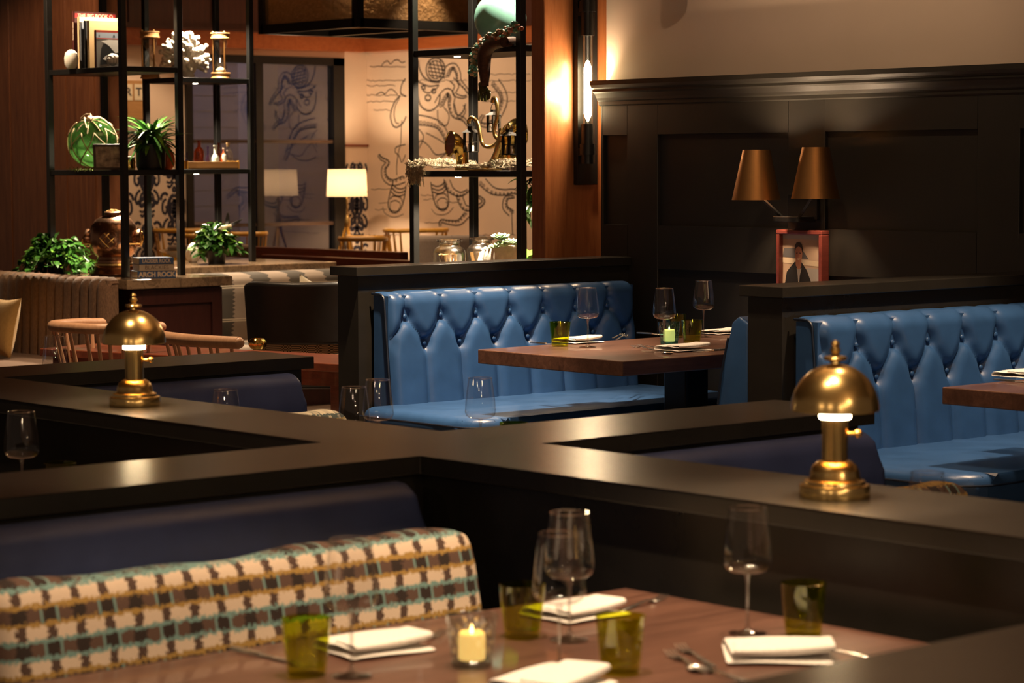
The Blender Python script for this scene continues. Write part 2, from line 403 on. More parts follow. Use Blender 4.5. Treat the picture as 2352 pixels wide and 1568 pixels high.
ra = [b.bm.verts.new((x, 1.5, z)) for x, z in prof]; rb = [b.bm.verts.new((x, at_x(1377, 300, 8.6).y+(8.6-x)*.05, z)) for x, z in prof]
for i in range(n): b._f([ra[i], rb[i], rb[(i+1) % n], ra[(i+1) % n]])
b._f(ra); b._f(rb[::-1]); struct('trim_2', b, M['wain'], smooth=False)
XP = at_y(1249, 400, 9.35).x; b = B(); b.box(XP, 9.3, 9.35, 9.44, 0, 3.6); b.box(XP-.006, XP+.014, 9.338, 9.358, 0, 3.6, .004)
struct('wall_middle', b, M['teak'], smooth=False)

# ================================================================ low booth walls in the middle of the room
ZC = .966
t = thing('booth_divider', 'low black cross-shaped booth divider with wide satin caps in the foreground', 'booth divider', (4.19, 5.14, 0))
def lattice(xs, segs, z0, z1, ins=0):
    b = B(); i = ins
    x0, x1 = xs
    ptsR = []; ptsL = []
    # outline walked round the comb: right side upward, left side downward
    out = [(x0+i, 1.2), (x1-i, 1.2)]
    for (ya, yb, xl, xr) in segs:
        if xr is not None: out += [(x1-i, ya+i), (xr-i, ya+i), (xr-i, yb-i), (x1-i, yb-i)]
    out += [(x1-i, segs[-1][1]-i)] if segs[-1][3] is None else []
    top = segs[-1][1]-i
    out += [(x0+i, top)] if segs[-1][2] is None else []
    for (ya, yb, xl, xr) in reversed(segs):
        if xl is not None: out += [(x0+i, yb-i), (xl+i, yb-i), (xl+i, ya+i), (x0+i, ya+i)]
    q = []
    for p in out:
        if not q or (abs(p[0]-q[-1][0])+abs(p[1]-q[-1][1])) > 1e-5: q.append(p)
    b.prism(q, z0, z1, .0025 if not ins else 0); return b
SEG = [(2.03, 2.452, 1.15, 5.757), (4.936, 5.35, 1.2, 5.757), (7.798, 8.207, 2.4, 5.767)]
lattice((3.985, 4.394), SEG, ZC-.047, ZC).done('cap', M['black'], t, w=True, smooth=False)
lattice((3.985, 4.394), SEG, 0, ZC-.046, .036).done('panel', M['black'], t, w=True, smooth=False)
# ---------------------------------------------------------------- far dividers against the wainscot
ZF = 1.247
def far_div(y0, y1, label):
    t = thing('booth_divider', label, 'booth divider', (7.6, (y0+y1)/2, .16), group='tall dividers between the wall booths')
    B().box(6.872, 8.597, y0, y1, ZF-.042, ZF, .003).done('cap', M['black'], t, w=True, smooth=False)
    B().box(6.898, 8.597, y0+.026, y1-.026, .16, ZF-.041).done('panel', M['black'], t, w=True, smooth=False)
far_div(8.962, 9.166, 'tall black divider behind the left tufted blue bench, jars showing above it')
far_div(6.347, 6.574, 'tall black divider behind the right tufted blue bench, in front of the portrait')

# ================================================================ benches
def tufted(name, x0, x1, yf, z0, z1, yb, nb, xb0, parent, sp=.2108, zu=None, zl=None):
    """buttoned back facing -Y: pleats rise from the upper buttons, zigzag to the lower ones, then fall as channels"""
    zu = z1-.108; zl = z1-.232
    ub = [(xb0+sp*i, zu) for i in range(-1, nb+1)]; lb = [(xb0+sp*(i-.5), zl) for i in range(0, nb+1)]
    segs = []
    for (x, z) in ub: segs.append(((x, z), (x, z1+.4)))
    for (x, z) in lb: segs.append(((x, z), (x, z0-.2)))
    for (x, z) in lb:
        for (ux, uz) in ub:
            if abs(abs(ux-x)-sp/2) < .02: segs.append(((x, z), (ux, uz)))
    # first and last pleats run out to the ends of the back
    segs = [s for s in segs]
    def dseg(px, pz, s):
        (ax, az), (bx, bz) = s; dx, dz = bx-ax, bz-az
        q = max(0, min(1, ((px-ax)*dx+(pz-az)*dz)/(dx*dx+dz*dz)))
        return math.hypot(px-ax-dx*q, pz-az-dz*q)
    H = .024; r = .045
    L1 = z1-r-z0; L2 = r*PI/2; L3 = yb-yf-r; LT = L1+L2+L3
    def fn(u, v):
        x = x0+(x1-x0)*u; s = v*LT
        if s < L1: y, z, ny, nz = yf, z0+s, -1, 0; zz = z
        elif s < L1+L2:
            a = (s-L1)/r; y, z = yf+r-r*math.cos(a), z1-r+r*math.sin(a); ny, nz = -math.cos(a), math.sin(a); zz = z1-r+(s-L1)
        else: y, z, ny, nz = yf+r+(s-L1-L2), z1, 0, 1; zz = z1+.2
        d = min(dseg(x, min(zz, z1+.1), q) for q in segs if abs(q[0][0]-x) < sp*.8)
        tt = min(1, d/.055); h = H*(1-(1-tt)**2.4)
        bd = min(math.hypot(x-bx, zz-bz) for bx, bz in ub+lb)
        h -= .034*math.exp(-(bd/.030)**2)
        e = min(1, min(u, 1-u)*(x1-x0)/.05); e = math.sqrt(max(0, 1-(1-e)**2)); h = (h+.02)*e-.02
        if s > L1: h *= max(.35, 1-(s-L1)/L2*.5)
        # a slight rake: the foot of the back sits forward
        y -= .05*max(0, (z1-z)/(z1-z0))
        return V((x, y+ny*h, z+nz*h*.6))
    nu = int((x1-x0)/.0085); nv = int(LT/.0095)
    b = B(); b.grid(fn, nu, nv)
    b.prism([(x0, yf), (x1, yf), (x1, yb), (x0, yb)], z0, z1-.012)
    o = b.done('backrest', M['blue'], parent, w=True, ang=70)
    # piping down the open end and buttons
    p = B(); yy = [fn(0, k/40) for k in range(0, 41)]
    p.tube([q+V((-.004, .006, 0)) for q in yy], .0055, 6); p.done('piping', M['piping'], o, w=True)
    for (x, z) in ub[1:-1]+lb:
        if x < x0+.03 or x > x1-.03: continue
        y = yf-.05*(z1-z)/(z1-z0)
        B().ball((x, y+.006, z), .011, 12, 8, (1, .6, 1)).done('button', M['blue'], o, w=True)
    return o
def seat(x0, x1, y0, y1, z0, z1, parent, m, nm='seat', r=.045):
    b = B(); c = .16
    pts = [(x0, y1), (x0, y0+c)]+[(x0+c-c*math.cos(a), y0+c-c*math.sin(a)) for a in (.35, .7, 1.05, 1.35)]+[(x0+c, y0), (x1, y0), (x1, y1)]
    b.prism(pts, z0, z1, r, 4); o = b.done(nm, m, parent, w=True)
    p = B(); zz = z1-r*.9
    p.tube([(q[0]-.003*(q[0] < x0+.02), q[1]-.003, zz) for q in pts[:-1]], .004, 6); p.done('piping', M['piping'], o, w=True)
    return o
def wall_bench(yb, xb0, label, x0=6.965):
    t = thing('booth_bench', label, 'bench', (7.6, yb-.5, .16), group='tufted blue benches on the right')
    tufted('backrest', x0, 8.50, yb-.108, .55, 1.128, yb, 7, xb0, t)
    seat(6.80, 8.56, yb-.94, yb-.108, .50, .625, t, M['blue'])
    B().box(6.92, 8.58, yb-.86, yb-.02, .16, .52).done('base', M['black'], t, w=True, smooth=False)
wall_bench(8.960, 7.058, 'tufted blue leather bench behind the set walnut table, left of the two')
wall_bench(6.345, 6.948, 'tufted blue leather bench at the right edge, behind the brass lamp', 6.945)
# the back of the bench facing the other way, its open end showing left of the right-hand divider
t = thing('booth_bench', 'blue leather bench end peeping out left of the right-hand tall divider', 'bench', (7.6, 6.9, .16))
def prof_x(name, prof, x0, x1, m, parent, bev=.02, seg=3):
    b = B(); a = [b.bm.verts.new((x0, y, z)) for y, z in prof]; c = [b.bm.verts.new((x1, y, z)) for y, z in prof]
    n = len(prof); fs = [b._f(a), b._f(c[::-1])]
    for i in range(n): fs.append(b._f([a[i], c[i], c[(i+1) % n], a[(i+1) % n]]))
    if bev: bmesh.ops.bevel(b.bm, geom=list({e for f in fs for e in f.edges}), offset=bev, segments=seg, profile=.5, affect='EDGES')
    return b.done(name, m, parent, w=True)
prof_x('backrest', [(6.552, .5), (6.552, 1.10), (6.60, 1.128), (6.64, 1.10), (6.70, .86), (6.74, .5)], 6.90, 8.5, M['blue'], t, .012)
b = B(); b.tube([(6.905, 6.66, 1.04), (6.898, 6.69, .9), (6.9, 6.71, .78)], .005, 6); b.done('piping', M['piping'], t, w=True)
seat(6.80, 8.56, 6.72, 7.45, .50, .60, t, M['blue']); B().box(6.92, 8.58, 6.6, 7.35, .16, .52).done('base', M['black'], t, w=True, smooth=False)
# plain-backed benches along the low dividers
def low_bench(yb, x0, x1, label, grp='plain blue benches along the low dividers'):
    t = thing('booth_bench', label, 'bench', ((x0+x1)/2, yb-.4, 0), group=grp)
    prof_x('backrest', [(yb, .42), (yb, .885), (yb-.035, .910), (yb-.085, .912), (yb-.13, .885), (yb-.155, .80), (yb-.20, .42)], x0, x1, M['blue_dull'], t, .02, 3)
    seat(x0, x1, yb-.72, yb-.16, .34, .46, t, M['blue_dull']); B().box(x0+.04, x1-.02, yb-.64, yb-.02, 0, .36).done('base', M['black'], t, w=True, smooth=False)
low_bench(4.970, 1.9, 3.905, 'plain navy bench back behind the long plaid cushion, lower left')
low_bench(4.970, 4.44, 5.66, 'plain navy bench back behind the right brass lamp')
low_bench(7.832, 4.44, 5.64, 'plain navy bench back right of the left brass lamp')

# ---------------------------------------------------------------- long cushions leaning on the plain benches
def bolster(x0, x1, y, z0, h, th, lean, label, m):
    b = B(); L = x1-x0
    def fn(u, v):
        # closed loop round the section, flat ends rounded over
        a = 2*PI*u; e = min(v, 1-v)*L; k = min(1, e/.07); k = math.sqrt(max(0, 1-(1-k)**2)); kk = .25+.75*k
        sy = math.copysign(abs(math.cos(a))**.55, math.cos(a))*th/2*kk; sz = math.copysign(abs(math.sin(a))**.42, math.sin(a))*h/2*(.82+.18*k)
        wob = .006*math.sin(v*9+1)+.004*math.sin(v*23)
        return V((L*(v-.5), sy+sz*lean, sz+h/2+wob*(sz > 0)))
    b.grid(fn, 40, 48, True)
    for v0 in (0, 48):
        ring = [w for w in b.bm.verts][v0*40:(v0+1)*40]; b._f(ring)
    o = b.done('bolster_cushion', m, None, ((x0+x1)/2, y, z0), smooth=True, ang=60); return tag(o, label, 'cushion')
bolster(2.40, 3.665, 4.33, .462, .415, .115, .20, 'long plaid cushion on the bench behind the nearest table', M['plaid'])
bolster(4.62, 5.42, 4.30, .462, .37, .12, .2, 'plaid cushion end just right of the right brass lamp base', M['plaid'])
bolster(4.75, 5.45, 7.16, .462, .36, .13, .2, 'teal and cream checked cushion in front of the left navy bench', M['plaid_teal'])

# ================================================================ tables
def table(x0, x1, y0, y1, z, zf, label, m, th=.05, grp=None):
    t = thing('dining_table', label, 'table', ((x0+x1)/2, (y0+y1)/2, zf), group=grp)
    B().box(x0, x1, y0, y1, z-th, z, .004).done('tabletop', m, t, w=True, smooth=False)
    cx, cy = (x0+x1)/2, (y0+y1)/2
    b = B(); b.box(cx-.07, cx+.07, cy-.07, cy+.07, zf, z-th, .008); b.box(cx-.3, cx+.3, cy-.25, cy+.25, zf, zf+.03, .005); b.box(cx-.3, cx+.3, cy-.2, cy+.2, z-th-.03, z-th)
    b.done('pedestal', M['iron'], t, w=True, smooth=False); return t
table(2.28, 3.866, 3.14, 4.05, .75, 0, 'walnut table laid for four in the foreground', M['table'])
table(4.50, 5.72, 3.0, 3.92, .745, 0, 'mostly hidden table behind the right brass lamp', M['table'])
table(4.46, 5.66, 5.78, 6.72, .75, 0, 'table hidden behind the cross divider under the middle wine glasses', M['table'])
table(2.75, 3.92, 5.76, 6.66, .75, 0, 'table hidden behind the left divider under the leftmost wine glass', M['table'])
table(6.95, 8.59, 7.296, 8.208, .91, .16, 'walnut table with laid places in front of the left tufted bench', M['table'], .062)
table(6.97, 8.59, 4.72, 5.665, .91, .16, 'walnut table corner at the right edge before the right tufted bench', M['table'], .062)

# ================================================================ tableware (each kind built once, then copied)
def wine_glass(h=.26):
    t = thing('wine_glass', 'x', 'wine glass'); k = h/.26
    p = [(.0045, .124), (.016, .1255), (.036, .129), (.046, .136), (.0505, .147), (.0505, .157), (.0485, .185), (.0435, .225), (.0385, .26)]
    B().lathe([(r*k, z*k) for r, z in p], 40, cap=False).done('bowl', M['thin'], t, ang=180)
    B().lathe([(0, 0), (.0385*k, 0), (.039*k, .0015), (.02*k, .004), (.008*k, .009), (.0042*k, .02), (.0036*k, .06), (.0042*k, .105), (.007*k, .12), (.0075*k, .1245), (0, .1248*k)], 28).done('stem', M['foot'], t, ang=60)
    b = B(); b.tube([(.0385*k*math.cos(a*PI/20), .0385*k*math.sin(a*PI/20), .26*k) for a in range(40)], .0011, 6, True); b.done('rim', M['stem'], t)
    return t
def tumbler(m=None):
    b = B(); b.lathe([(0, 0), (.034, 0), (.0365, .003), (.0385, .02), (.043, .06), (.0475, .108), (.0455, .1085), (.041, .06), (.0365, .022), (.033, .016), (0, .014)], 40)
    return b.done('tumbler', M['green'], None, ang=50)
def candle_cup(m):
    t = thing('candle_holder', 'x', 'candle holder')
    b = B()
    def fn(u, v):
        a = 2*PI*u; r = .038+.012*v+.0016*math.sin(12*a)*math.sin(v*PI*6); return V((r*math.cos(a), r*math.sin(a), v*.1))
    b.grid(fn, 96, 24, True); b.lathe([(0, 0), (.0385, 0), (.038, .012), (0, .012)], 40); b.done('cup', m, t, ang=180)
    b = B(); b.lathe([(0, .013), (.0245, .013), (.026, .016), (.0255, .062), (.022, .066), (.018, .062), (0, .060)], 28); c = b.done('candle', M['wax'], t)
    b = B(); b.lathe([(0, 0), (.003, .004), (.0035, .009), (.0015, .017), (0, .022)], 12, (0, 0, .060)); b.done('flame', M['flame'], c)
    return t
def napkin(w=.185, d=.15):
    """linen folded over itself: a lower leaf and an upper leaf joined by a soft rolled edge"""
    b = B(); path = []
    for q in range(9): path.append((-d*.5+d*q/8, .0035+.0012*math.sin(q)))
    for a in (-1.1, -.4, .4, 1.1): path.append((d*.5+.0065*math.cos(a), .0115+.0075*math.sin(a)))
    for q in range(9): path.append((d*.5-d*.88*q/8, .0195-.003*q/8+.0015*math.sin(q*1.7)))
    for a in (-1.1, 0, 1.1): path.append((-d*.38-.005*math.cos(a), .0205+.0045*math.sin(a)))
    for q in range(6): path.append((-d*.38+d*.62*q/5, .0265-.003*q/5))
    n = len(path)
    def fn(u, v):
        i = min(n-1, int(round(v*(n-1)))); y, z = path[i]; f = max(0, (i-9)/(n-9)); x = w*(u-.5)*(1-.06*f)+.012*f
        return V((x, y+.16*x*f, z+.0015*math.sin(5*u+i*.4)+.006*f*(2*u-1)**2*(u > .5)))
    b.grid(fn, 16, n-1); o = b.done('napkin', M['linen'], None, ang=75, fix=False); mod_solid(o, .003); mod_sub(o, 1)
    return o
def strip(b, pts, th=.0022):
    """flat bar: (x, half width, z)"""
    T = []; 
    for x, w, z in pts: T.append([b.bm.verts.new(q) for q in ((x, -w, z), (x, w, z), (x, w*.8, z+th), (x, -w*.8, z+th))])
    for a, c in zip(T, T[1:]):
        for i in range(4): b._f([a[i], a[(i+1) % 4], c[(i+1) % 4], c[i]])
    b._f(T[0][::-1]); b._f(T[-1])
HANDLE = [(-.20, .0055, .001), (-.195, .0085, .001), (-.17, .0075, .0015), (-.12, .004, .004), (-.085, .003, .007), (-.068, .0035, .006)]
def fork():
    b = B(); strip(b, HANDLE+[(-.06, .008, .004), (-.05, .0115, .002), (-.04, .012, .0015)])
    for k in range(4): 
        y = -.0102+.0068*k; c = B.__new__(B); 
        T = []
        for x, w, z in ((-.041, .0018, .0015), (-.02, .0017, .003), (0, .0009, .0085)):
            T.append([b.bm.verts.new(q) for q in ((x, y-w, z), (x, y+w, z), (x, y+w, z+.002), (x, y-w, z+.002))])
        for a, d in zip(T, T[1:]):
            for i in range(4): b._f([a[i], a[(i+1) % 4], d[(i+1) % 4], d[i]])
        b._f(T[-1])
    return b.done('fork', M['steel'], None, ang=50)
def knife():
    b = B(); strip(b, [(-.22, .005, .001), (-.215, .0085, .0005), (-.15, .0075, .001), (-.125, .006, .001)], .006); strip(b, [(-.126, .007, .001), (-.11, .009, .001), (-.04, .0105, .001), (-.012, .008, .001), (0, .001, .001)], .0018)
    return b.done('knife', M['steel'], None, ang=50)
def spoon():
    b = B(); strip(b, HANDLE)
    b.grid(lambda u, v: V((-.034+.034*(v*2-1)*1.0, (u-.5)*.042*math.sqrt(max(0, 1-(v*2-1)**2)), .006-.0075*(1-(2*u-1)**2)*math.sqrt(max(0, 1-(v*2-1)**2)))), 8, 12)
    o = b.done('spoon', M['steel'], None, ang=70, fix=False); return o
PROTO = {}
def place(kind, maker, loc, label, cat, grp, rz=0, sc=1):
    if kind not in PROTO:
        o = maker(); PROTO[kind] = o
    else:
        o = dup(PROTO[kind], (0, 0, 0))
    o.location = loc; o.rotation_euler = (0, 0, rz); o.scale = (1, 1, 1) if sc == 1 else (sc, sc, sc)
    return tag(o, label, cat, grp)
def rim_xy(x, y, zt, hrim, minx=None):
    p = at_z(x, y, zt+hrim); k = 1
    if minx and p.x < minx: k = minx/p.x; z = HC-(HC-zt-hrim)*k; p = at_z(x, y, z); return p, (z-zt)/hrim
    return p, 1
G1 = 'wine glasses on the tables'
ng = [((808, 1553), 'empty wine glass in front of the long plaid cushion, nearest table'), ((1285, 1535), 'front one of two overlapping wine glasses on the nearest table'),
      ((1308, 1470), 'rear one of two overlapping wine glasses on the nearest table'), ((1717, 1455), 'wine glass between the right napkin and the low black divider, nearest table')]
for (x, y), l in ng: p = at_z(x, y, .75); place('wine', wine_glass, (p.x, p.y, .75), l, 'wine glass', G1)
for (x, y, zt, mx), l in [((518, 895, .75, 4.47), 'wine glass half hidden before the left navy bench, right of the left brass lamp'),
        ((813, 889, .75, None), 'left one of two overlapping wine glasses before the tall divider end'), ((868, 872, .75, None), 'right one of two overlapping wine glasses before the tall divider end'),
        ((1103, 868, .75, None), 'wine glass standing before the left tufted bench seat'), ((48, 945, .75, None), 'leftmost wine glass behind the front divider cap'),
        ((2130, 1085, .745, 4.47), 'wine glass top at the right behind the divider, beside the plaid cushion')]:
    p, k = rim_xy(x, y, zt, .26, mx); place('wine', wine_glass, (p.x, p.y, zt), l, 'wine glass', G1, 0, k)
for (x, y), l in [((1350, 797), 'wine glass on the far walnut table, in front of the tufted bench'), ((1526, 799), 'wine glass behind the teal candle holder on the far table'), ((1616, 774), 'rightmost wine glass on the far walnut table')]:
    p = at_z(x, y, .91); place('wine', wine_glass, (p.x, p.y, .91), l, 'wine glass', G1)
G2 = 'green tumblers on the tables'
for (x, y), z, l in [((705, 1548), .75, 'green tumbler in front of the white napkin, left on the nearest table'), ((1200, 1462), .75, 'green tumbler right of the glowing candle, nearest table'),
        ((1425, 1542), .75, 'olive green tumbler in the middle front of the nearest table'), ((1845, 1458), .75, 'darkest green tumbler, rightmost on the nearest table'),
        ((1286, 795), .91, 'green tumbler at the left end of the far walnut table'), ((1589, 790), .91, 'olive tumbler just right of the teal candle holder, far table'), ((1552, 775), .91, 'dark green tumbler behind the teal candle holder, far table')]:
    p = at_z(x, y, z); place('tum', tumbler, (p.x, p.y, z), l, 'tumbler', G2)
for (x, y), l in [((1180, 970), 'green tumbler rim showing above the cross divider cap'), ((138, 1062), 'olive tumbler rim beside the leftmost wine glass')]:
    p = at_z(x, y, .858); place('tum', tumbler, (p.x, p.y, .75), l, 'tumbler', G2)
p = at_z(1084, 1528, .75); o = candle_cup(M['seed']); o.location = (p.x, p.y, .75); tag(o, 'clear patterned glass candle holder, lit, on the nearest table', 'candle holder')
p = at_z(1537, 790, .91); o = candle_cup(M['teal']); o.location = (p.x, p.y, .91); o.rotation_euler.z = .4; tag(o, 'teal patterned glass candle holder, lit, on the far table', 'candle holder')
G3 = 'folded white napkins'
for (x, y), z, rz, l, s in [((862, 1487), .75, -.15, 'folded white napkin behind the left green tumbler, nearest table', 1.05), ((1325, 1408), .75, .0, 'folded white napkin behind the overlapping glasses, nearest table', 1.0),
        ((1785, 1503), .75, -.75, 'folded white napkin at the right of the nearest table', 1.12), ((1275, 1572), .75, .2, 'white napkin cut off by the bottom edge', 1.05),
        ((1330, 784), .91, .0, 'folded napkin behind the left tumbler, far walnut table', 1.0), ((1571, 802), .91, -.12, 'folded napkin nearest the front edge of the far walnut table', 1.05), ((1655, 764), .91, .0, 'folded napkin right end of the far walnut table', .85), ((2352, 862), .91, .0, 'folded napkin on the table at the right edge', 1.0)]:
    p = at_z(x, y, z+.006); place('nap', napkin, (p.x, p.y, z+.0015), l, 'napkin', G3, rz, s)
G4 = 'cutlery on the tables'
for kind, (tx, ty), (hx, hy), z, l in [('fork', (1022, 1452), (900, 1492), .75, 'fork with tines past the left napkin, nearest table'), ('fork', (1528, 1372), (1400, 1408), .75, 'fork lying behind the right wine glass, nearest table'),
        ('fork', (1536, 1500), (1640, 1556), .75, 'left one of two bright fork heads by the bottom edge'), ('fork', (1560, 1486), (1672, 1548), .75, 'right one of two bright fork heads by the bottom edge'), ('knife', (1999, 1507), (1870, 1482), .75, 'knife with shining blade tip right of the right napkin'),
        ('knife', (690, 1524), (582, 1499), .75, 'dark knife handle left of the left green tumbler'), ('spoon', (1580, 1532), (1700, 1560), .75, 'spoon beside the two bright forks'),
        ('fork', (1437, 772), (1370, 795), .91, 'front fork at the right end of the napkin, far table'), ('fork', (1430, 769), (1362, 790), .91, 'rear fork at the right end of the napkin, far table'), ('knife', (1300, 792), (1226, 787), .91, 'knife handle left of the far left tumbler'),
        ('fork', (1453, 796), (1530, 806), .91, 'left one of two forks in the middle front of the far table'), ('fork', (1466, 794), (1545, 803), .91, 'right one of two forks in the middle front of the far table'), ('spoon', (1545, 812), (1500, 808), .91, 'spoon before the front napkin on the far table'),
        ('knife', (1590, 808), (1660, 803), .91, 'knife handle right of the front napkin, far table'), ('fork', (1700, 755), (1640, 768), .91, 'fork at the right end of the far walnut table'), ('fork', (1690, 758), (1630, 770), .91, 'second fork at the right end of the far walnut table'), ('knife', (1545, 769), (1494, 766), .91, 'knife behind the teal candle holder'), ('knife', (2400, 880), (2286, 872), .91, 'knife on the table at the right edge')]:
    a, c = at_z(tx, ty, z+.003), at_z(hx, hy, z+.003); d = a-c
    place(kind, {'fork': fork, 'knife': knife, 'spoon': spoon}[kind], (a.x, a.y, z+.0008), l, kind, G4, math.atan2(d.y, d.x))

# ================================================================ brass dome lamps on the divider cap
def brass_lamp():
    t = thing('table_lamp', 'x', 'table lamp')
    B().lathe([(0, 0), (.078, 0), (.079, .003), (.079, .026), (.077, .029), (.069, .031), (.0675, .038), (.060, .0405), (.0565, .046), (.055, .058), (.049, .072), (.037, .081), (.029, .083), (0, .083)], 48).done('base', M['brass'], t)
    B().lathe([(.029, .082), (.029, .176), (0, .176)], 40, cap=False).done('stem', M['brass'], t)
    s = B(); s.tube([(.026, 0, .142), (.047, 0, .142)], .0045, 10); s.ball((.052, 0, .142), .0095); s.done('switch_knob', M['brass'], t, rot=(0, 0, -.72))
    B().lathe([(0, .176), (.034, .176), (.0355, .179), (.0355, .197), (.033, .2), (.02, .203), (.018, .235), (0, .235)], 36).done('diffuser', M['lampglow'], t)
    d = B(); o_ = [(.0985*math.cos(a), .196+.103*math.sin(a)) for a in [i*PI/2/14 for i in range(15)]]
    inn = [(max(0, r-.0025), z-.0025) for r, z in o_][::-1]
    d.lathe([(r, z) for r, z in o_[:-1]]+[(.001, .299), (0, .2965)][:1]+[(0, .2965)]+[(r, z) for r, z in inn[1:]]+[(.0985, .196)], 56, cap=False)
    sh = d.done('lamp_shade', M['brass'], t, ang=50)
    f = B(); f.lathe([(0, .297), (.010, .297), (.009, .304), (.024, .307), (.027, .311), (.024, .315), (.010, .317), (.008, .321), (.0125, .328), (.0095, .335), (.008, .337), (.0105, .343), (.006, .350), (0, .351)], 28); f.done('finial', M['brass'], sh)
    return t
L1 = brass_lamp(); p = at_z(1917, 1141, ZC); L1.location = (p.x, p.y, ZC); tag(L1, 'brass dome table lamp on the divider cap at the right, the nearer and larger one', 'table lamp', 'brass dome lamps on the divider')
LR = p
p = at_z(310, 931, ZC); dup(L1, (p.x, p.y, ZC), 0, 'brass dome table lamp on the divider cap at the left', 'brass dome lamps on the divider'); LL = p

# ================================================================ on the wainscot: double-shade lamp and portrait
def px_frame(x, y, X): return at_x(x, y, X)
wy = (px_frame(1850, 480, 8.6).y)
t = thing('wall_lamp', 'two-armed black wall lamp with two tapered bronze shades', 'wall lamp', (8.6, wy, at_x(1850, 480, 8.6).z))
a_, c_ = at_x(1817, 455, 8.6), at_x(1884, 505, 8.6)
B().box(8.575, 8.6, c_.y, a_.y, c_.z, a_.z+.02, .004).done('back_plate', M['iron'], t, w=True, smooth=False)
hub = V((8.50, (a_.y+c_.y)/2, c_.z+.01))
b = B(); b.box(hub.x-.04, 8.585, hub.y-.075, hub.y+.075, hub.z-.018, hub.z+.006, .002); b.done('arm_bracket', M['iron'], t, w=True, smooth=False)
shades = []
for (bx, by, tx, ty, X) in ((1737, 459, 1739, 344, 8.40), (1873, 456, 1871, 338, 8.41)):
    q = at_x(bx, by, X); top = at_x(tx, ty, X); h = top.z-q.z; k = (q-CAM).dot(fw)/F
    r1 = 56*k; r0 = 31.5*k
    s = B().lathe([(r1, 0), (r0, h), (r0-.002, h), (r1-.002, 0), (r1, 0)], 48, (q.x, q.y, q.z), cap=False).done('lamp_shade', M['oldbrass'], t, w=True, ang=40)
    e = V((q.x, q.y, q.z+.03)); shades.append((q, h))
    b = B(); b.tube([(hub.x, hub.y+(.05 if bx < 1800 else -.05), hub.z), e], .0085, 4); b.tube([e, (q.x, q.y, q.z+h-.07)], .006, 10); b.done('arm', M['iron'], t, w=True, smooth=False)
    b = B(); b.lathe([(0, 0), (.010, .002), (.018, .018), (.018, .034), (.010, .05), (0, .052)], 16, (q.x, q.y, q.z+h-.047-.026)); b.done('bulb', emit('bulb %d' % bx, (1, .74, .42), 9), t, w=True)
# portrait in a cherry frame
fl, fr = at_x(1792, 530, 8.575), at_x(1897, 530, 8.575); zt = at_x(1792, 527, 8.575).z; zb = zt-.30
t = thing('picture_frame', 'cherry red frame with a portrait of a smiling person in a black pullover', 'picture', (8.59, (fl.y+fr.y)/2, zb))
fw_ = .020
b = B(); y0, y1 = fr.y, fl.y
for r in ((y0, y1, zt-fw_, zt), (y0, y1, zb, zb+fw_), (y0, y0+fw_, zb+fw_, zt-fw_), (y1-fw_, y1, zb+fw_, zt-fw_)): b.box(8.545, 8.599, r[0], r[1], r[2], r[3], .004)
b.done('frame', M['cherry'], t, w=True, smooth=False)
mats = [plain('photo sky', (.52, .36, .25), .6), plain('photo pale band', (.70, .55, .38), .6), plain('photo slate', (.12, .11, .11), .6), plain('photo black cloth', (.012, .012, .013), .7), plain('photo skin', (.50, .22, .13), .6), plain('photo hair', (.035, .018, .012), .6), plain('photo denim', (.03, .045, .09), .7), plain('photo grey', (.42, .38, .34), .6), plain('photo dark', (.10, .05, .04), .6)]
b = B(); PX = 8.572
def im(u, v, d=0): # u,v in zoomed picture pixels (x 335..1160, y 270..1440)
    yy = (y1-fw_)+((y0+fw_)-(y1-fw_))*(u-330)/(1160-330); zz = (zt-fw_)-(v-270)/(1160-330)*(y1-y0-2*fw_)*1.03; return V((PX-.0004*d, yy, max(zb+fw_, zz)))
def shp(mi, d, pts): b.mi = mi; b.poly([im(u, v, d) for u, v in pts])
shp(0, 0, [(330, 270), (1160, 270), (1160, 1900), (330, 1900)]); shp(8, 1, [(330, 1050), (1160, 1100), (1160, 1900), (330, 1900)])
shp(7, 1, [(330, 270), (1160, 270), (1160, 350), (330, 340)]); shp(2, 1, [(350, 490), (560, 480), (760, 520), (880, 645), (330, 620)]); shp(1, 2, [(330, 630), (1150, 680), (1150, 760), (330, 710)])
shp(7, 2, [(840, 780), (1140, 790), (1140, 1080), (940, 1070)]); shp(7, 3, [(1080, 560), (1110, 490), (1135, 560), (1135, 680), (1080, 670)])
shp(3, 4, [(590, 690), (480, 790), (420, 850), (390, 1000), (350, 1200), (350, 1290), (1000, 1290), (1090, 1270), (980, 1080), (920, 960), (850, 820), (740, 700)])
shp(7, 5, [(630, 790), (735, 790), (700, 900), (685, 1040), (670, 1040), (655, 900)]); shp(4, 6, [(610, 660), (735, 660), (730, 760), (690, 810), (650, 800), (615, 740)])
shp(4, 7, [(598, 520), (620, 470), (680, 450), (735, 470), (757, 540), (750, 620), (715, 680), (665, 700), (620, 670), (600, 600)])
shp(5, 8, [(590, 560), (595, 450), (630, 395), (690, 385), (740, 420), (768, 490), (757, 560), (735, 480), (680, 455), (625, 475), (602, 530)])
shp(1, 8, [(640, 640), (710, 640), (690, 662), (660, 662)]); shp(5, 8, [(625, 552), (655, 548), (655, 562), (625, 565)]); shp(5, 8, [(695, 548), (728, 552), (728, 565), (695, 562)])
shp(6, 5, [(350, 1280), (830, 1275), (830, 1560), (345, 1560)]); shp(4, 8, [(1000, 1180), (1040, 1150), (1090, 1190), (1085, 1270), (1040, 1290), (1000, 1250)]); shp(1, 8, [(850, 1400), (900, 1340), (960, 1390), (960, 1440), (830, 1440)]); shp(7, 9, [(985, 1290), (1030, 1300), (1055, 1400), (1040, 1440), (960, 1440)])
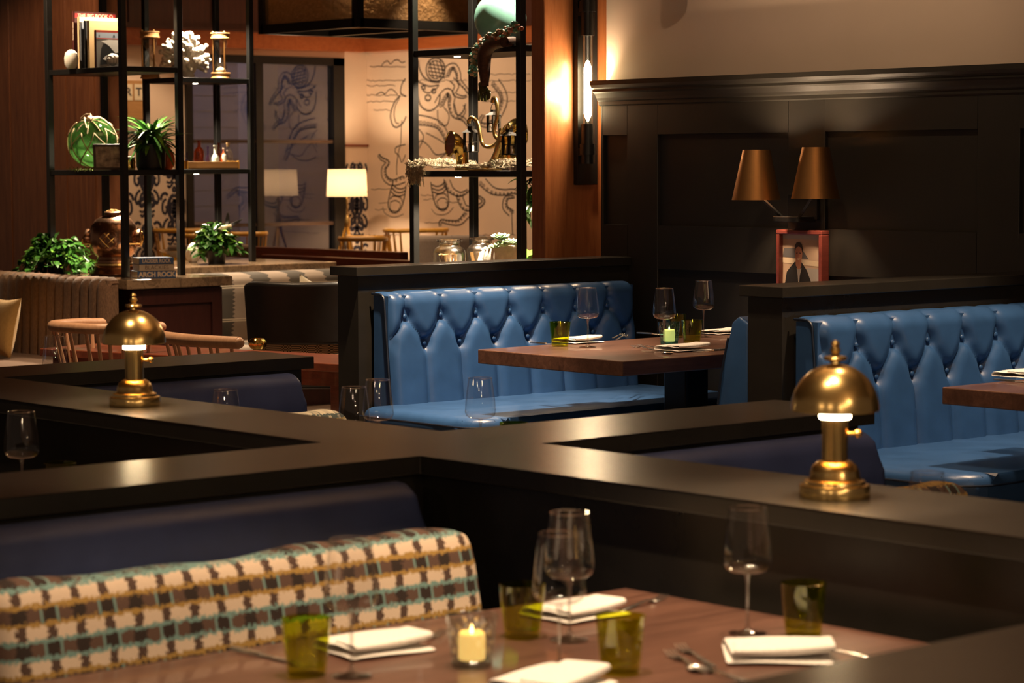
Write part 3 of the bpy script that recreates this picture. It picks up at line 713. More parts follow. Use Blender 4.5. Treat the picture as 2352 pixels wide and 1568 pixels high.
b.done('photograph', mats, t, w=True, smooth=False, fix=False)

# ================================================================ long tube sconce on the wood wall
YS = 9.35
def wy_(x, y, Y): return at_y(x, y, Y)
l_, r_ = at_y(1326, 300, YS-.03), at_y(1371, 300, YS-.03); zb = at_y(1348, 424, YS-.03).z
t = thing('tube_sconce', 'tall black wall sconce with a lit clear glass tube', 'wall lamp', ((l_.x+r_.x)/2, YS, zb))
cx = (l_.x+r_.x)/2
B().box(l_.x, r_.x, YS-.035, YS, zb, zb+1.15, .003).done('back_plate', M['iron'], t, w=True, smooth=False)
tx = at_y(1350, 200, YS-.085).x; z0, z1 = at_y(1350, 285, YS-.085).z, at_y(1350, 82, YS-.085).z
B().lathe([(.026, 0), (.026, z1-z0)], 32, (tx, YS-.085, z0), cap=False).done('glass_tube', M['seed'], t, w=True)
b = B(); b.lathe([(0, 0), (.034, 0), (.034, .20), (0, .20)], 28, (tx, YS-.085, z0-.20)); b.lathe([(0, 0), (.043, 0), (.043, .055), (0, .055)], 28, (tx, YS-.085, z0-.20+.045)); b.box(tx-.02, tx+.02, YS-.07, YS-.03, z0-.16, z0-.12); b.done('lower_collar', M['iron'], t, w=True)
b = B(); b.lathe([(0, 0), (.034, 0), (.034, .3), (0, .3)], 28, (tx, YS-.085, z1)); b.lathe([(0, 0), (.043, 0), (.043, .055), (0, .055)], 28, (tx, YS-.085, z1+.12)); b.box(tx-.02, tx+.02, YS-.07, YS-.03, z1+.1, z1+.14); b.done('upper_collar', M['iron'], t, w=True)
zf0, zf1 = at_y(1350, 278, YS-.085).z, at_y(1350, 138, YS-.085).z
B().lathe([(0, zf0), (.004, zf0), (.014, zf0+.02), (.020, zf0+.04), (.020, zf1-.04), (.008, zf1-.006), (0, zf1)], 16, (tx, YS-.085, 0)).done('bulb', M['filament'], t, w=True)
SCONCE = V((tx, YS-.085, (zf0+zf1)/2))
# small fixture high on the plaster wall
p = at_x(1556, -4, 8.55)
t = thing('wall_spotlight', 'bottom of a small metal spotlight at the top edge of the plaster wall', 'spotlight', (8.66, p.y, p.z))
b = B(); b.lathe([(0, 0), (.03, 0), (.05, .012), (.055, .03), (.055, .16), (0, .16)], 28, (8.55, p.y, p.z-.004)); b.done('housing', M['chrome'], t, w=True)
b = B(); b.tube([(8.55, p.y, p.z+.08), (8.659, p.y, p.z+.08)], .014, 10); b.lathe([(0, 0), (.05, 0), (.05, .015), (0, .015)], 24, (8.645, p.y, p.z+.08), (1, 0, 0)); b.done('mount', M['iron'], t, w=True)
# ================================================================ lounge counters, open shelving and what stands on them
ZK = .978
def counter(x0, x1, y0, y1, label, panels=True):
    t = thing('stone_counter', label, 'counter', ((x0+x1)/2, (y0+y1)/2, 0))
    B().box(x0, x1, y0, y1, ZK-.062, ZK, .006).done('stone_top', M['stone'], t, w=True, smooth=False)
    b = B(); b.box(x0+.07, x1-.05, y0+.07, y1-.03, 0, ZK-.061)
    if panels:
        w = x1-x0-.12
        for r in ((x0+.07, x0+.15, .06, ZK-.07), (x1-.13, x1-.05, .06, ZK-.07), (x0+.15, x1-.13, ZK-.17, ZK-.07), (x0+.15, x1-.13, .06, .16)): b.box(r[0], r[1], y0+.05, y0+.07, r[2], r[3], .002, 1)
    b.done('cabinet', M['mahog'], t, w=True, smooth=False); return t
counter(8.617, 9.437, 13.66, 15.14, 'brown granite counter with diving helmet and trailing plant on it')
counter(9.90, 11.38, 15.09, 16.50, 'brown granite counter behind the striped banquette, plant on it')
counter(8.80, 9.62, 9.70, 11.30, 'stone counter under the right shelf unit, jars standing on it', False)
def etagere(x0, y0, dx, dy, zs, label, leds):
    t = thing('shelf_unit', label, 'shelf unit', (x0+dx/2, y0+dy/2, ZK), group='black steel open shelf units'); h = .021
    for px in (x0, x0+dx):
        for py in (y0, y0+dy): B().box(px-h, px+h, py-h, py+h, ZK, 3.598, .002, 1).done('post', M['iron'], t, w=True, smooth=False)
    for k, z in enumerate(zs):
        B().box(x0-h*.6, x0+dx+h*.6, y0-h*.6, y0+dy+h*.6, z-.036, z, .002, 1).done('shelf_board', M['iron'], t, w=True, smooth=False)
        for u, v in leds:
            B().lathe([(0, -.003), (.017, -.003), (.019, 0), (0, 0)], 20, (x0+dx*u, y0+dy*v, z-.036)).done('shelf_light', M['ledlit'], t, w=True)
    return t
SH = []
NX, NY, NDX, NDY = 8.835, 14.02, .436, .935
etagere(NX, NY, NDX, NDY, (1.684, 2.363, 3.05), 'black steel shelf unit with green glass float, left of the two by the lounge window', ((.5, .38),))
FX, FY, FDX, FDY = 10.30, 15.57, .64, .45
etagere(FX, FY, FDX, FDY, (1.684, 2.363, 3.05), 'black steel shelf unit with hourglass and small bottles, just right of the left one', ((.42, .42),))
RX, RY, RDX, RDY = 9.03, 10.285, .45, .94
etagere(RX, RY, RDX, RDY, (1.675, 2.363, 3.05), 'black steel shelf unit with brass horns, beside the wood pillar', ((.35, .78), (.55, .12)))
def px_scale(p): return (V(p)-CAM).dot(fw)/F
# ---------------------------------------------------------------- books
def standing_book(xp, yb_px, w, th, h, Y, label, cm, pm=None, cat='book', grp='books on the upper shelf'):
    p = at_y(xp, yb_px, Y); t = thing('book', label, cat, (p.x, Y, 2.363), group=grp)
    b = B(); b.box(0, .004, 0, th, 0, h); b.box(0, w, 0, .003, 0, h); b.box(0, w, th-.003, th, 0, h); b.done('cover', cm, t, smooth=False)
    B().box(.004, w-.004, .003, th-.003, .003, h-.003).done('pages', M['creamcloth'], t, smooth=False); return t
cv = lambda n, c: plain(n, c, .45, 0, .06, 12)
t = standing_book(172, 152, .33, .030, .392, 14.72, 'tallest book, dark with a red title strip, on the upper left shelf', cv('dark red cover', (.05, .012, .010)))
b = B(); b.box(.006, .326, -.0012, 0, .348, .380); s = b.done('title_strip', cv('red strip', (.30, .02, .02)), t, smooth=False)
text('title', 'THE BIG BOOK O', .036, cv('pale letters', (.75, .60, .45)), t, (.166, -.0016, .364), (PI/2, 0, 0), .0003, .98)
text('spine_title', 'AND SAILING', .020, cv('pale letters b', (.6, .5, .38)), t, (-.0008, .015, .26), (PI/2, PI/2, -PI/2), .0003)
standing_book(183, 152, .31, .022, .352, 14.66, 'wide cream-covered book second from the back on the upper left shelf', cv('cream cover', (.58, .43, .25)))
standing_book(188, 152, .2, .020, .315, 14.60, 'slate grey book on the upper left shelf', cv('slate cover', (.10, .11, .13)))
standing_book(197, 152, .2, .018, .322, 14.55, 'black book between grey and tan ones on the upper left shelf', cv('black cover', (.012, .012, .013)))
standing_book(205, 152, .24, .022, .318, 14.48, 'tan book behind the whale book on the upper left shelf', cv('tan cover', (.40, .27, .13)))
t = standing_book(221, 152, .19, .020, .252, 14.40, 'front book with a killer whale on its cover, upper left shelf', cv('whale cover', (.33, .05, .03)))
b = B(); mm = [cv('wh sky', (.40, .46, .55)), cv('wh red', (.5, .05, .03)), cv('wh grey', (.20, .19, .18)), cv('wh black', (.015, .017, .02)), cv('wh white', (.8, .78, .74))]
def q(mi, d, pts): b.mi = mi; b.poly([(x, -.0006-.0003*d, z) for x, z in pts])
q(2, 0, [(.004, .004), (.186, .004), (.186, .236), (.004, .236)]); q(0, 1, [(.004, .20), (.186, .20), (.186, .236), (.004, .236)]); q(1, 2, [(.004, .194), (.186, .194), (.186, .200), (.004, .200)])
q(3, 3, [(.03, .02), (.10, .03), (.15, .09), (.13, .15), (.07, .18), (.04, .13)]); q(4, 4, [(.04, .18), (.10, .15), (.15, .10), (.18, .11), (.18, .19), (.10, .19)]); q(4, 5, [(.05, .06), (.08, .085), (.11, .085), (.12, .065), (.08, .05)])
q(3, 6, [(.02, .205), (.025, .228), (.03, .205)]); q(3, 6, [(.13, .205), (.14, .23), (.15, .205)])
b.done('cover_picture', mm, t, smooth=False, fix=False)
p = at_y(167, 145, 14.62); o = B().lathe([(0, 0), (.03, 0), (.045, .03), (.048, .07), (.04, .105), (.018, .125), (0, .128)], 24).done('white_vase', M['white']); o.location = (p.x-.01, 14.62, 2.363); tag(o, 'white ball shaped vase left of the books', 'vase')
p = at_y(248, 140, 14.2); b = B(); b.grid(lambda u, v: V((.055*math.cos(2*PI*u)*math.sin(PI*v)*(1-.5*v), .045*math.sin(2*PI*u)*math.sin(PI*v), .12*(v-.0)+.004*math.sin(14*PI*v))), 24, 16, True)
o = b.done('sea_shell', M['white'], None, (p.x, 14.2, 2.366), (0, 1.35, .4)); o.location.z = 2.40; tag(o, 'smooth white sea shell in front of the whale book', 'shell')
# counter books
def lying_book(x, y, z, w, d, h, rz, label, cm, ttl, tm, size, sx, bold):
    t = thing('book', label, 'book', (x, y, z), rz, 'stacked books on the counter')
    b = B(); b.box(-w/2, w/2, -d/2, -d/2+.004, 0, h); b.box(-w/2, w/2, -d/2, d/2, 0, .003); b.box(-w/2, w/2, -d/2, d/2, h-.003, h); b.done('cover', cm, t, smooth=False)
    B().box(-w/2+.003, w/2-.003, -d/2+.004, d/2-.004, .003, h-.003).done('pages', M['creamcloth'], t, smooth=False)
    text('spine_title', ttl, size, tm, t, (0, -d/2-.0008, h/2), (PI/2, 0, 0), .0004, sx, bold)
p = at_z(367, 638, ZK); rz = -YAW*.55+.1
bl = cv('book blue', (.030, .065, .15)); bt = cv('book tan', (.36, .27, .19)); tl = cv('tan letters', (.48, .36, .25)); dl = cv('brown letters', (.10, .06, .045))
lying_book(p.x, p.y+.08, ZK, .258, .18, .046, rz, 'blue book lettered in tan, lowest of the three stacked', bl, 'ARCH ROCK', tl, .042, 1.0, .0022)
lying_book(p.x+.005, p.y+.085, ZK+.0465, .236, .17, .043, rz, 'tan book in the middle of the three stacked', bt, 'BLACKIES', dl, .036, 1.05, 0)
lying_book(p.x+.004, p.y+.085, ZK+.09, .232, .17, .042, rz, 'blue book topmost of the three stacked', bl, 'LADDER ROCK', tl, .036, .78, .0008)
# ---------------------------------------------------------------- diving helmet
p = at_z(263, 632, ZK); t = thing('diving_helmet', 'old copper diving helmet on the granite counter', 'diving helmet', (p.x, p.y, ZK), -YAW-.12)
b = B(); b.lathe([(0, 0), (.155, 0), (.165, .006), (.168, .015), (.150, .03), (.128, .05), (.118, .07), (.122, .075), (.122, .10), (.115, .106), (.112, .125), (.135, .145), (.158, .19), (.166, .235), (.163, .285), (.148, .335), (.118, .375), (.075, .398), (.06, .402), (0, .404)], 48)
b.done('dome', M['copper'], t)
B().lathe([(.128, .066), (.135, .07), (.135, .082), (.126, .086)], 48).done('collar_ring', M['brass'], t)
def port(name, ang, z, tilt, r=.058, L=.16):
    d = V((math.sin(ang)*math.cos(tilt), -math.cos(ang)*math.cos(tilt), math.sin(tilt))); c = V((0, 0, z))+d*(L-.025)
    b = B(); b.lathe([(r*.7, 0), (r, 0), (r*1.05, .012), (r*1.18, .022), (r*1.18, .036), (r*.92, .040), (r*.88, .034), (0, .030)], 32, c, d)
    o = b.done(name, M['copper'], t)
    u = d.cross(V((0, 0, 1))).normalized() if abs(d.z) < .9 else V((1, 0, 0)); w = u.cross(d)
    g = B()
    for s in (-1, 1):
        for (a, c2) in ((u+w, u-w), (u-w, u+w)):
            g.tube([c+d*.042+a*(r*.55*s)*.5-c2*r*.55, c+d*.05+a*(r*.55*s)*.5, c+d*.042+a*(r*.55*s)*.5+c2*r*.55], .0035, 6)
    g.done('guard', M['brass'], o); return o
port('front_port', 0, .235, .02); port('side_port', PI/2, .25, .0, .052, .175); port('side_port', -PI/2, .25, .0, .052, .175); port('top_port', 0, .235, 1.5, .05, .18)
b = B()
for s in (-1, 1): b.tube([(s*.19, -.03, .20), (s*.205, -.05, .235), (s*.19, -.03, .27)], .008, 8); b.tube([(s*.13, -.1, .215), (s*.20, -.07, .215)], .006, 8)
b.done('fittings', M['brass'], t)
b = B(); b.tube([(.12, -.02, .05), (.19, -.05, .06), (.21, -.06, .015), (.17, -.09, .006)], [.03, .035, .03, .01], 10, flat=.3); b.done('brail', M['copper'], t)
# ---------------------------------------------------------------- plants
def vine(loc, n, rx, rz_, lf, m, m2, label, name='potted_plant', drop=.0, seed=1, h=.12, stemn=18, pm=None):
    R = random.Random(seed); t = thing(name, label, 'plant', loc)
    B().lathe([(0, 0), (.06, 0), (.078, .10), (.072, .10), (.066, .085), (0, .085)], 24).done('pot', pm or M['pot'], t)
    b = B(); b2 = B(); s = B()
    for k in range(stemn):
        a = R.uniform(0, 2*PI); rr = R.uniform(.5, 1); rise = R.uniform(.2, 1)
        P = [V((0, 0, h*.8))]
        steps = 9
        for i in range(1, steps+1):
            f = i/steps
            P.append(V((math.cos(a)*rx*rr*f, math.sin(a)*rx*rr*f, h*.8+rz_*rise*math.sin(PI*min(1, f*.9))-drop*R.uniform(.6, 1)*f*f*(1 if rr > .7 else .3))))
        for q_ in P: q_.z = max(q_.z, .012) if math.hypot(q_.x, q_.y) < rx*.75 or not drop else q_.z
        s.tube(P, .0022, 4)
        for i in range(1, steps+1):
            for side in (0, 1):
                if R.random() > n: continue
                d = V((math.cos(a+R.uniform(-1.6, 1.6)), math.sin(a+R.uniform(-1.6, 1.6)), R.uniform(-.7, .5)))
                (b2 if R.random() < .16 else b).leaf(P[i], d, V((R.uniform(-.5, .5), R.uniform(-.5, .5), 1)), lf*R.uniform(.6, 1.15), lf*.62*R.uniform(.7, 1.1), R.uniform(.1, .5))
    f = b.done('foliage', m, t, fix=False, ang=60); b2.done('young_leaves', m2, f, fix=False, ang=60); s.done('stems', M['leaf'], f)
    return t
p = at_z(128, 627, ZK)
vine((p.x+.04, p.y+.05, ZK), .95, .33, .20, .078, M['leaf'], M['leafpale'], 'trailing green plant spilling over the left end of the counter', drop=.22, seed=3, h=.12, stemn=42)
p = at_z(510, 607, ZK)
vine((p.x+.02, p.y+.10, ZK), .95, .17, .20, .075, M['leaf'], M['leafpale'], 'bushy green plant on the counter behind the striped banquette', drop=.06, seed=11, h=.14, stemn=34)
# bird figure over the right plant
c = at_x(503, 540, at_z(510, 607, ZK).x); k = px_scale(c)
t = thing('bird_figure', 'small dark bird figure with raised wings above the right counter plant', 'figurine', c)
def bp(x, y): return (RT*(x-503)-UP*(y-540))*k
b = B(); b.tube([bp(499, 538), bp(505, 530), bp(512, 524), bp(522, 520), bp(530, 517)], [.006, .018, .022, .014, .005], 12); b.ball(bp(529, 519), .013, 12, 8); b.done('body', M['creamcloth'], t)
for tip, s in ((523, 487), -1), ((557, 502), 1):
    b = B(); r0 = bp(520, 523); 
    b.grid(lambda u, v: r0+(bp(*tip)-r0)*v+(RT*s*.35-UP*.1)*(u-.5)*.10*math.sin(PI*min(1, .25+v*.7))+fw*.02*math.sin(v*3), 6, 10); o = b.done('wing', M['iron'], t, fix=False); mod_solid(o, .003)
b = B(); b.tube([bp(510, 526), bp(511, 560), bp(512, 605)], .003, 6); b.done('stand', M['iron'], t)
p = at_z(452, 604, ZK); b = B(); b.grid(lambda u, v: V((.055*math.cos(2*PI*u)*math.sin(PI*(.12+.86*v))**.6*(1+.12*math.sin(6*PI*u+4*v)), .05*math.sin(2*PI*u)*math.sin(PI*(.12+.86*v))**.6, .15*v)), 28, 16, True)
o = b.done('white_stone', M['coral'], None, (p.x, p.y+.05, ZK+.002)); tag(o, 'rounded white stone left of the right counter plant', 'stone')
p = at_z(405, 597, ZK); o = B().lathe([(0, 0), (.06, 0), (.10, .02), (.148, .075), (.15, .078), (.14, .072), (.095, .024), (0, .012)], 40).done('glass_bowl', thin_glass('yellow glass', (.72, .55, .06), .12, .03, .8), None, (p.x, p.y-.02, ZK)); tag(o, 'yellow glass bowl behind the stacked books', 'bowl')
# ---------------------------------------------------------------- lower shelf, left unit
ZL_ = 1.684
c = at_y(214, 322, 14.55); rr = 57*px_scale(c)
t = thing('glass_float', 'large green glass fishing float in rope netting', 'glass float', (c.x, c.y, ZL_))
zc_ = rr+.018; B().ball((0, 0, zc_), rr, 40, 24).done('globe', M['floatb'], t)
b = B(); top = V((-.35, -.35, .87)).normalized(); u_ = top.cross(V((0, 0, 1))).normalized(); v_ = top.cross(u_)
def sph(th, ph): return V((0, 0, zc_))+(top*math.cos(th)+(u_*math.cos(ph)+v_*math.sin(ph))*math.sin(th))*(rr+.004)
for k in range(8):
    for lv, (t0, t1, ph0) in enumerate(((.12, .72, 0), (.72, 1.32, .5), (1.32, 1.92, 1.0), (1.92, 2.5, 1.5))):
        for s in ((-.5, .5) if lv else (0, 0)):
            a0 = 2*PI*(k+ph0*1.0)/8; a1 = a0+2*PI*s/8 if lv else a0
            b.tube([sph(t0+(t1-t0)*i/8, a0+(a1-a0)*i/8) for i in range(9)], .0042, 6)
for k in range(3): b.tube([sph(.12, k*2.1)+top*(.0), sph(.2, k*2.1+.5)+top*.03, sph(.35, k*2.1+1.2)+top*.028, sph(.55, k*2.1+1.5)+top*.012], .005, 6)
b.ball(sph(0, 0)+top*.008, .022, 12, 8); b.done('rope_net', M['rope'], t)
b = B(); rn = random.Random(5)
for k in range(260):
    x, y = rn.uniform(-.22, .16), rn.uniform(-.13, .06); q0 = V((x, y, .002)); b.leaf(q0, V((rn.uniform(-1, 1), rn.uniform(-1, 1), rn.uniform(.1, .9))), V((0, 0, 1)), rn.uniform(.02, .045), .008, .6, 2)
o = b.done('moss', M['moss'], None, (c.x, c.y-.06, ZL_), fix=False); tag(o, 'green moss under the glass float', 'moss', kind='stuff')
# small photo frame leaning back
a_ = at_y(226, 388, 14.16); e_ = at_y(272, 388, 14.16)
t = thing('photo_frame', 'small dark photo frame on the shelf before the green float', 'picture', ((a_.x+e_.x)/2, 14.16, ZL_), -.35); w = (e_.x-a_.x)*1.25; h = .172
b = B(); 
for r in ((-w/2, w/2, 0, .016), (-w/2, w/2, h-.016, h), (-w/2, -w/2+.016, .016, h-.016), (w/2-.016, w/2, .016, h-.016)): b.box(r[0], r[1], -.008, .008, r[2], r[3], .002, 1)
f = b.done('frame', M['frame'], t, rot=(-.16, 0, 0), smooth=False); B().box(-w/2+.014, w/2-.014, 0, .004, .014, h-.014).done('print', M['print'], t, rot=(-.16, 0, 0), smooth=False)
b = B(); b.box(-.01, .01, .012, .02, 0, h*.8); b.done('easel_leg', M['frame'], t, rot=(.22, 0, 0), loc=(0, .045, 0), smooth=False)
p = at_y(299, 388, 14.35); t = thing('brass_jar', 'small textured brass jar with white lid on the lower shelf', 'jar', (p.x, 14.35, ZL_))
B().lathe([(0, 0), (.034, 0), (.038, .02), (.034, .035), (.038, .05), (.033, .07), (0, .07)], 20).done('body', M['brassp'], t); B().lathe([(0, .07), (.034, .07), (.034, .088), (0, .09)], 20).done('lid', M['white'], t)
p = at_y(347, 388, 14.13); t = thing('potted_plant', 'strap-leaved green plant in a black pot on the left shelf unit', 'plant', (p.x, 14.13, ZL_))
B().lathe([(0, 0), (.088, 0), (.097, .02), (.100, .17), (.093, .175), (.09, .15), (0, .15)], 36).done('pot', M['pot'], t)
b = B(); b2 = B(); rn = random.Random(9)
for k in range(120):
    a = rn.uniform(0, 2*PI); el = rn.uniform(-.15, 1.35); r0 = rn.uniform(0, .06); ln = rn.uniform(.11, .24)
    (b2 if rn.random() < .2 else b).leaf((r0*math.cos(a), r0*math.sin(a), .155+rn.uniform(0, .10)), (math.cos(a)*math.cos(el), math.sin(a)*math.cos(el), math.sin(el)), (0, 0, 1), ln, rn.uniform(.026, .044), rn.uniform(.2, .9), 5)
f = b.done('foliage', M['leaf'], t, fix=False, ang=60); b2.done('young_leaves', M['leafpale'], f, fix=False, ang=60)
p = at_y(384, 388, 14.2); o = B().lathe([(0, 0), (.03, 0), (.05, .03), (.055, .07), (.04, .12), (.02, .15), (.024, .165), (0, .16)], 28).done('orange_vase', M['orange'], None, (p.x, 14.2, ZL_)); tag(o, 'orange glass vase behind the black pot', 'vase')
# ---------------------------------------------------------------- right-hand lounge unit: hourglasses, coral, bottles
def hourglass(loc, label, s=1):
    t = thing('hourglass', label, 'hourglass', loc, group='hourglasses on the upper shelf'); H = .335*s; r = .07*s
    for z, nm in ((0, 'bottom_disc'), (H-.045*s, 'top_disc')):
        B().lathe([(0, 0), (r, 0), (r*1.04, .006), (r*.95, .014), (r*.95, .034*s), (r*1.04, .040*s), (r, .045*s), (0, .045*s)], 28, (0, 0, z)).done(nm, M['oakbox'], t)
    for k in range(3):
        a = 2*PI*k/3+.5; B().tube([(r*.78*math.cos(a), r*.78*math.sin(a), .04*s), (r*.78*math.cos(a), r*.78*math.sin(a), H-.04*s)], .0055*s, 8).done('rod', M['oldbrass'], t)
        B().ball((r*.78*math.cos(a), r*.78*math.sin(a), H+.006*s), .009*s, 10, 6).done('rod_end', M['brass'], t)
    z0, z1 = .045*s, H-.045*s; n = 16; pr = []
    for i in range(n+1):
        f = i/n; q_ = abs(2*f-1); pr.append((.006*s+.044*s*(math.sin(PI*.5*min(1, q_*1.25))**1.3)*(1 if q_ < .9 else 1-(q_-.9)*3.5), z0+(z1-z0)*f))
    B().lathe(pr, 28, cap=False).done('bulbs', M['clearb'], t, ang=180)
    B().lathe([(0, z0+.002), (.036*s, z0+.004), (.040*s, z0+.02*s), (.02*s, z0+.035*s), (0, z0+.045*s)], 20).done('sand', M['sand'], t)
p = at_y(507, 174, 15.68); hourglass((p.x, 15.68, 2.363), 'brass and wood hourglass at the right end of the upper shelf', 1.03)
p = at_y(345, 165, 15.94); hourglass((p.x, 15.94, 2.363), 'hourglass half hidden behind a black post, left of the coral', 1.05)
p = at_y(426, 172, 15.72); rn = random.Random(21); b = B(); k = px_scale(p)
b.ball((0, 0, .12), .10, 24, 16, (1.0, .8, 1.15))
for i in range(150):
    a = rn.uniform(0, 2*PI); el = rn.uniform(-.5, 1.5); d = V((math.cos(a)*math.cos(el), math.sin(a)*math.cos(el)*.8, math.sin(el))); r0 = .10; r1 = rn.uniform(.15, .20)
    c0 = V((0, 0, .13)); b.tube([c0+d*r0*.8, c0+d*(r0+r1)/2+V((rn.uniform(-.02, .02), rn.uniform(-.02, .02), rn.uniform(-.02, .02))), c0+d*r1], [.018, .014, .010], 6)
    b.ball(c0+d*r1, rn.uniform(.013, .021), 8, 6)
b.lathe([(0, 0), (.06, 0), (.07, .02), (.05, .06), (0, .06)], 20)
bmesh.ops.scale(b.bm, vec=(1, 1, 1.05), verts=b.bm.verts); o = b.done('coral', M['coral'], None, (p.x+.0, 15.72, 2.363), ang=60); tag(o, 'bright white branching coral on the upper shelf', 'coral')
a_ = at_y(431, 385, 15.62); e_ = at_y(549, 385, 15.62); w = e_.x-a_.x; cxx = (a_.x+e_.x)/2
t = thing('wooden_tray', 'light oak tray holding small bottles on the lower shelf', 'tray', (cxx, 15.70, ZL_)); hh = .056
b = B(); b.box(-w/2, w/2, -.08, .08, 0, .008); b.box(-w/2, w/2, -.08, -.072, 0, hh, .001, 1); b.box(-w/2, w/2, .072, .08, 0, hh); b.done('box', M['oakbox'], t, smooth=False)
b = B(); b.box(-w/2-.004, -w/2+.006, -.082, .082, 0, hh+.006); b.box(w/2-.006, w/2+.004, -.082, .082, 0, hh+.006); b.done('end_board', M['honey'], t, smooth=False)
BT = {'round': [(0, 0), (1, 0), (1.02, .04), (1.02, .58), (.8, .68), (.36, .76), (.32, .92), (.42, .94), (.42, 1), (0, 1)],
      'tall': [(0, 0), (1, 0), (1, .45), (.7, .55), (.42, .62), (.42, .93), (.55, .94), (.55, 1), (0, 1)]}
bi = 0
for x, top, r, kind, mm_, lab, dy in [(429.5, 350, .012, 'tall', 'cobalt', 'cobalt blue bottle, leftmost in the tray', -.03), (446, 345, .010, 'tall', 'clearb', 'tiny pale bottle left of the amber one', .03), (458, 322, .032, 'round', 'amber', 'big amber bottle in the tray', -.01),
        (478, 336, .015, 'tall', 'violet', 'violet tall-necked bottle in the tray', -.02), (495, 333, .024, 'tall', 'milk', 'milky white bottle in the tray', -.03), (503, 328, .018, 'tall', 'amber', 'dark brown bottle behind the milky one', .04), (514, 340, .018, 'round', 'white', 'small white-topped bottle behind the corked one', .035), (524, 329, .030, 'round', 'clearb', 'clear bottle with a cork stopper, rightmost in the tray', -.02)]:
    q0 = at_y(x, 372, 15.70+dy); h = at_y(x, top, 15.70+dy).z-(ZL_+.0085)
    t = thing('bottle', lab, 'bottle', (q0.x, 15.70+dy, ZL_+.0085), group='small bottles in the tray')
    B().lathe([(r*1.2*a, h*z) for a, z in BT[kind]], 24).done('bottle_body', M[mm_], t)
    if 'cork' in lab: B().lathe([(0, h*.86), (r*.34, h*.86), (r*.5, h*1.03), (0, h*1.03)], 16).done('stopper', M['cork'], t)
# ---------------------------------------------------------------- right shelf unit: horns, hook stand, lanterns, net
PXR = 9.16
def r3(x, y, X=PXR): return at_x(x, y, X)
ZR = 1.675
base = r3(1062, 388); kk = px_scale(base)
t = thing('brass_horn', 'polished brass ventilator horn facing left on the right shelf unit', 'horn', (PXR, base.y, ZR))
DH = kk*F; pts = [at_d(x, y, DH-d) for x, y, d in ((1062, 386, 0), (1062, 372, 0), (1061, 360, 0), (1058, 347, .0), (1051, 337, .006), (1043, 331, .014), (1034, 330, .024))]
b = B(); b.tube(pts, [16*kk, 14.5*kk, 14.5*kk, 17*kk, 21*kk, 25*kk, 28.5*kk], 32, cap=False)
b.lathe([(17*kk, 0), (18*kk, .01), (16*kk, .03), (14*kk, .03)], 32, pts[0]-V((0, 0, .012)))
o = b.done('horn_body', M['brassp'], t, w=True)
b = B(); dd = (pts[-1]-pts[-2]).normalized(); b.tube([pts[-1]-dd*.002, pts[-2], pts[-3], pts[-4]], [27.8*kk, 24*kk, 20*kk, 14*kk], 32, cap=True); b.done('lining', M['redin'], o, w=True)
b = B(); u_ = dd.cross(V((1, 0, 0))).normalized(); b.tube([pts[-1]+(u_*math.cos(a)+dd.cross(u_)*math.sin(a))*28.5*kk for a in [2*PI*i/40 for i in range(40)]], .004, 8, True); b.done('rim', M['brassp'], o, w=True)
HORN = t
q0 = r3(1182, 388, 9.30); dup(HORN, (9.30, q0.y+.07, ZR+.06), PI-.2, 'second brass ventilator horn seen from behind, half hidden by a black post'); 
bpy.data.objects['brass_horn.001'].scale = (1.35, 1.35, 1.1) if 'brass_horn.001' in bpy.data.objects else (1, 1, 1)
b = B(); b.lathe([(0, 0), (.06, 0), (.06, .05), (.05, .059), (0, .059)], 24); o = b.done('horn_plinth', M['frame'], None, (9.30, q0.y+.07, ZR)); tag(o, 'dark round plinth under the second brass horn', 'plinth')
XS = 9.08
st = r3(1108, 391, XS); t = thing('hook_stand', 'curling brass stand with lanterns hanging from its hooks', 'stand', (XS, st.y, ZR))
def sm(pl, n=6):
    P = [V(p) for p in pl]; out = []
    for i in range(len(P)-1):
        a, b_, c_, d_ = P[max(i-1, 0)], P[i], P[i+1], P[min(i+2, len(P)-1)]
        for k in range(n):
            s_ = k/n; out.append(.5*((2*b_)+(c_-a)*s_+(2*a-5*b_+4*c_-d_)*s_*s_+(3*b_-a-3*c_+d_)*s_**3))
    return out+[P[-1]]
cv3 = lambda pl: sm([r3(x, y, XS) for x, y in pl])
b = B(); s1 = cv3([(1105, 391), (1122, 380), (1137, 358), (1146, 330), (1150, 305), (1151, 294)]); b.tube(s1, [.004+.011*math.sin(PI*i/len(s1))+.003 for i in range(len(s1))], 12); b.done('stem', M['brass'], t, w=True)
b = B(); b.tube(cv3([(1148, 318), (1138, 332), (1122, 338), (1108, 330), (1102, 305), (1096, 280), (1084, 270), (1077, 277), (1077, 284)]), .0115, 10); b.done('left_hook', M['brass'], t, w=True)
b = B(); b.tube(cv3([(1147, 322), (1137, 312), (1136, 292), (1142, 268), (1142, 245), (1138, 228), (1133, 226), (1131, 236)]), .0115, 10); b.done('upper_hook', M['brass'], t, w=True)
b = B(); b.tube(cv3([(1149, 312), (1160, 300), (1168, 285), (1171, 292)]), .007, 10); b.done('right_hook', M['brass'], t, w=True)
B().box(XS-.06, XS+.06, st.y-.10, st.y+.06, ZR, ZR+.012, .003).done('foot', M['brass'], t, w=True)
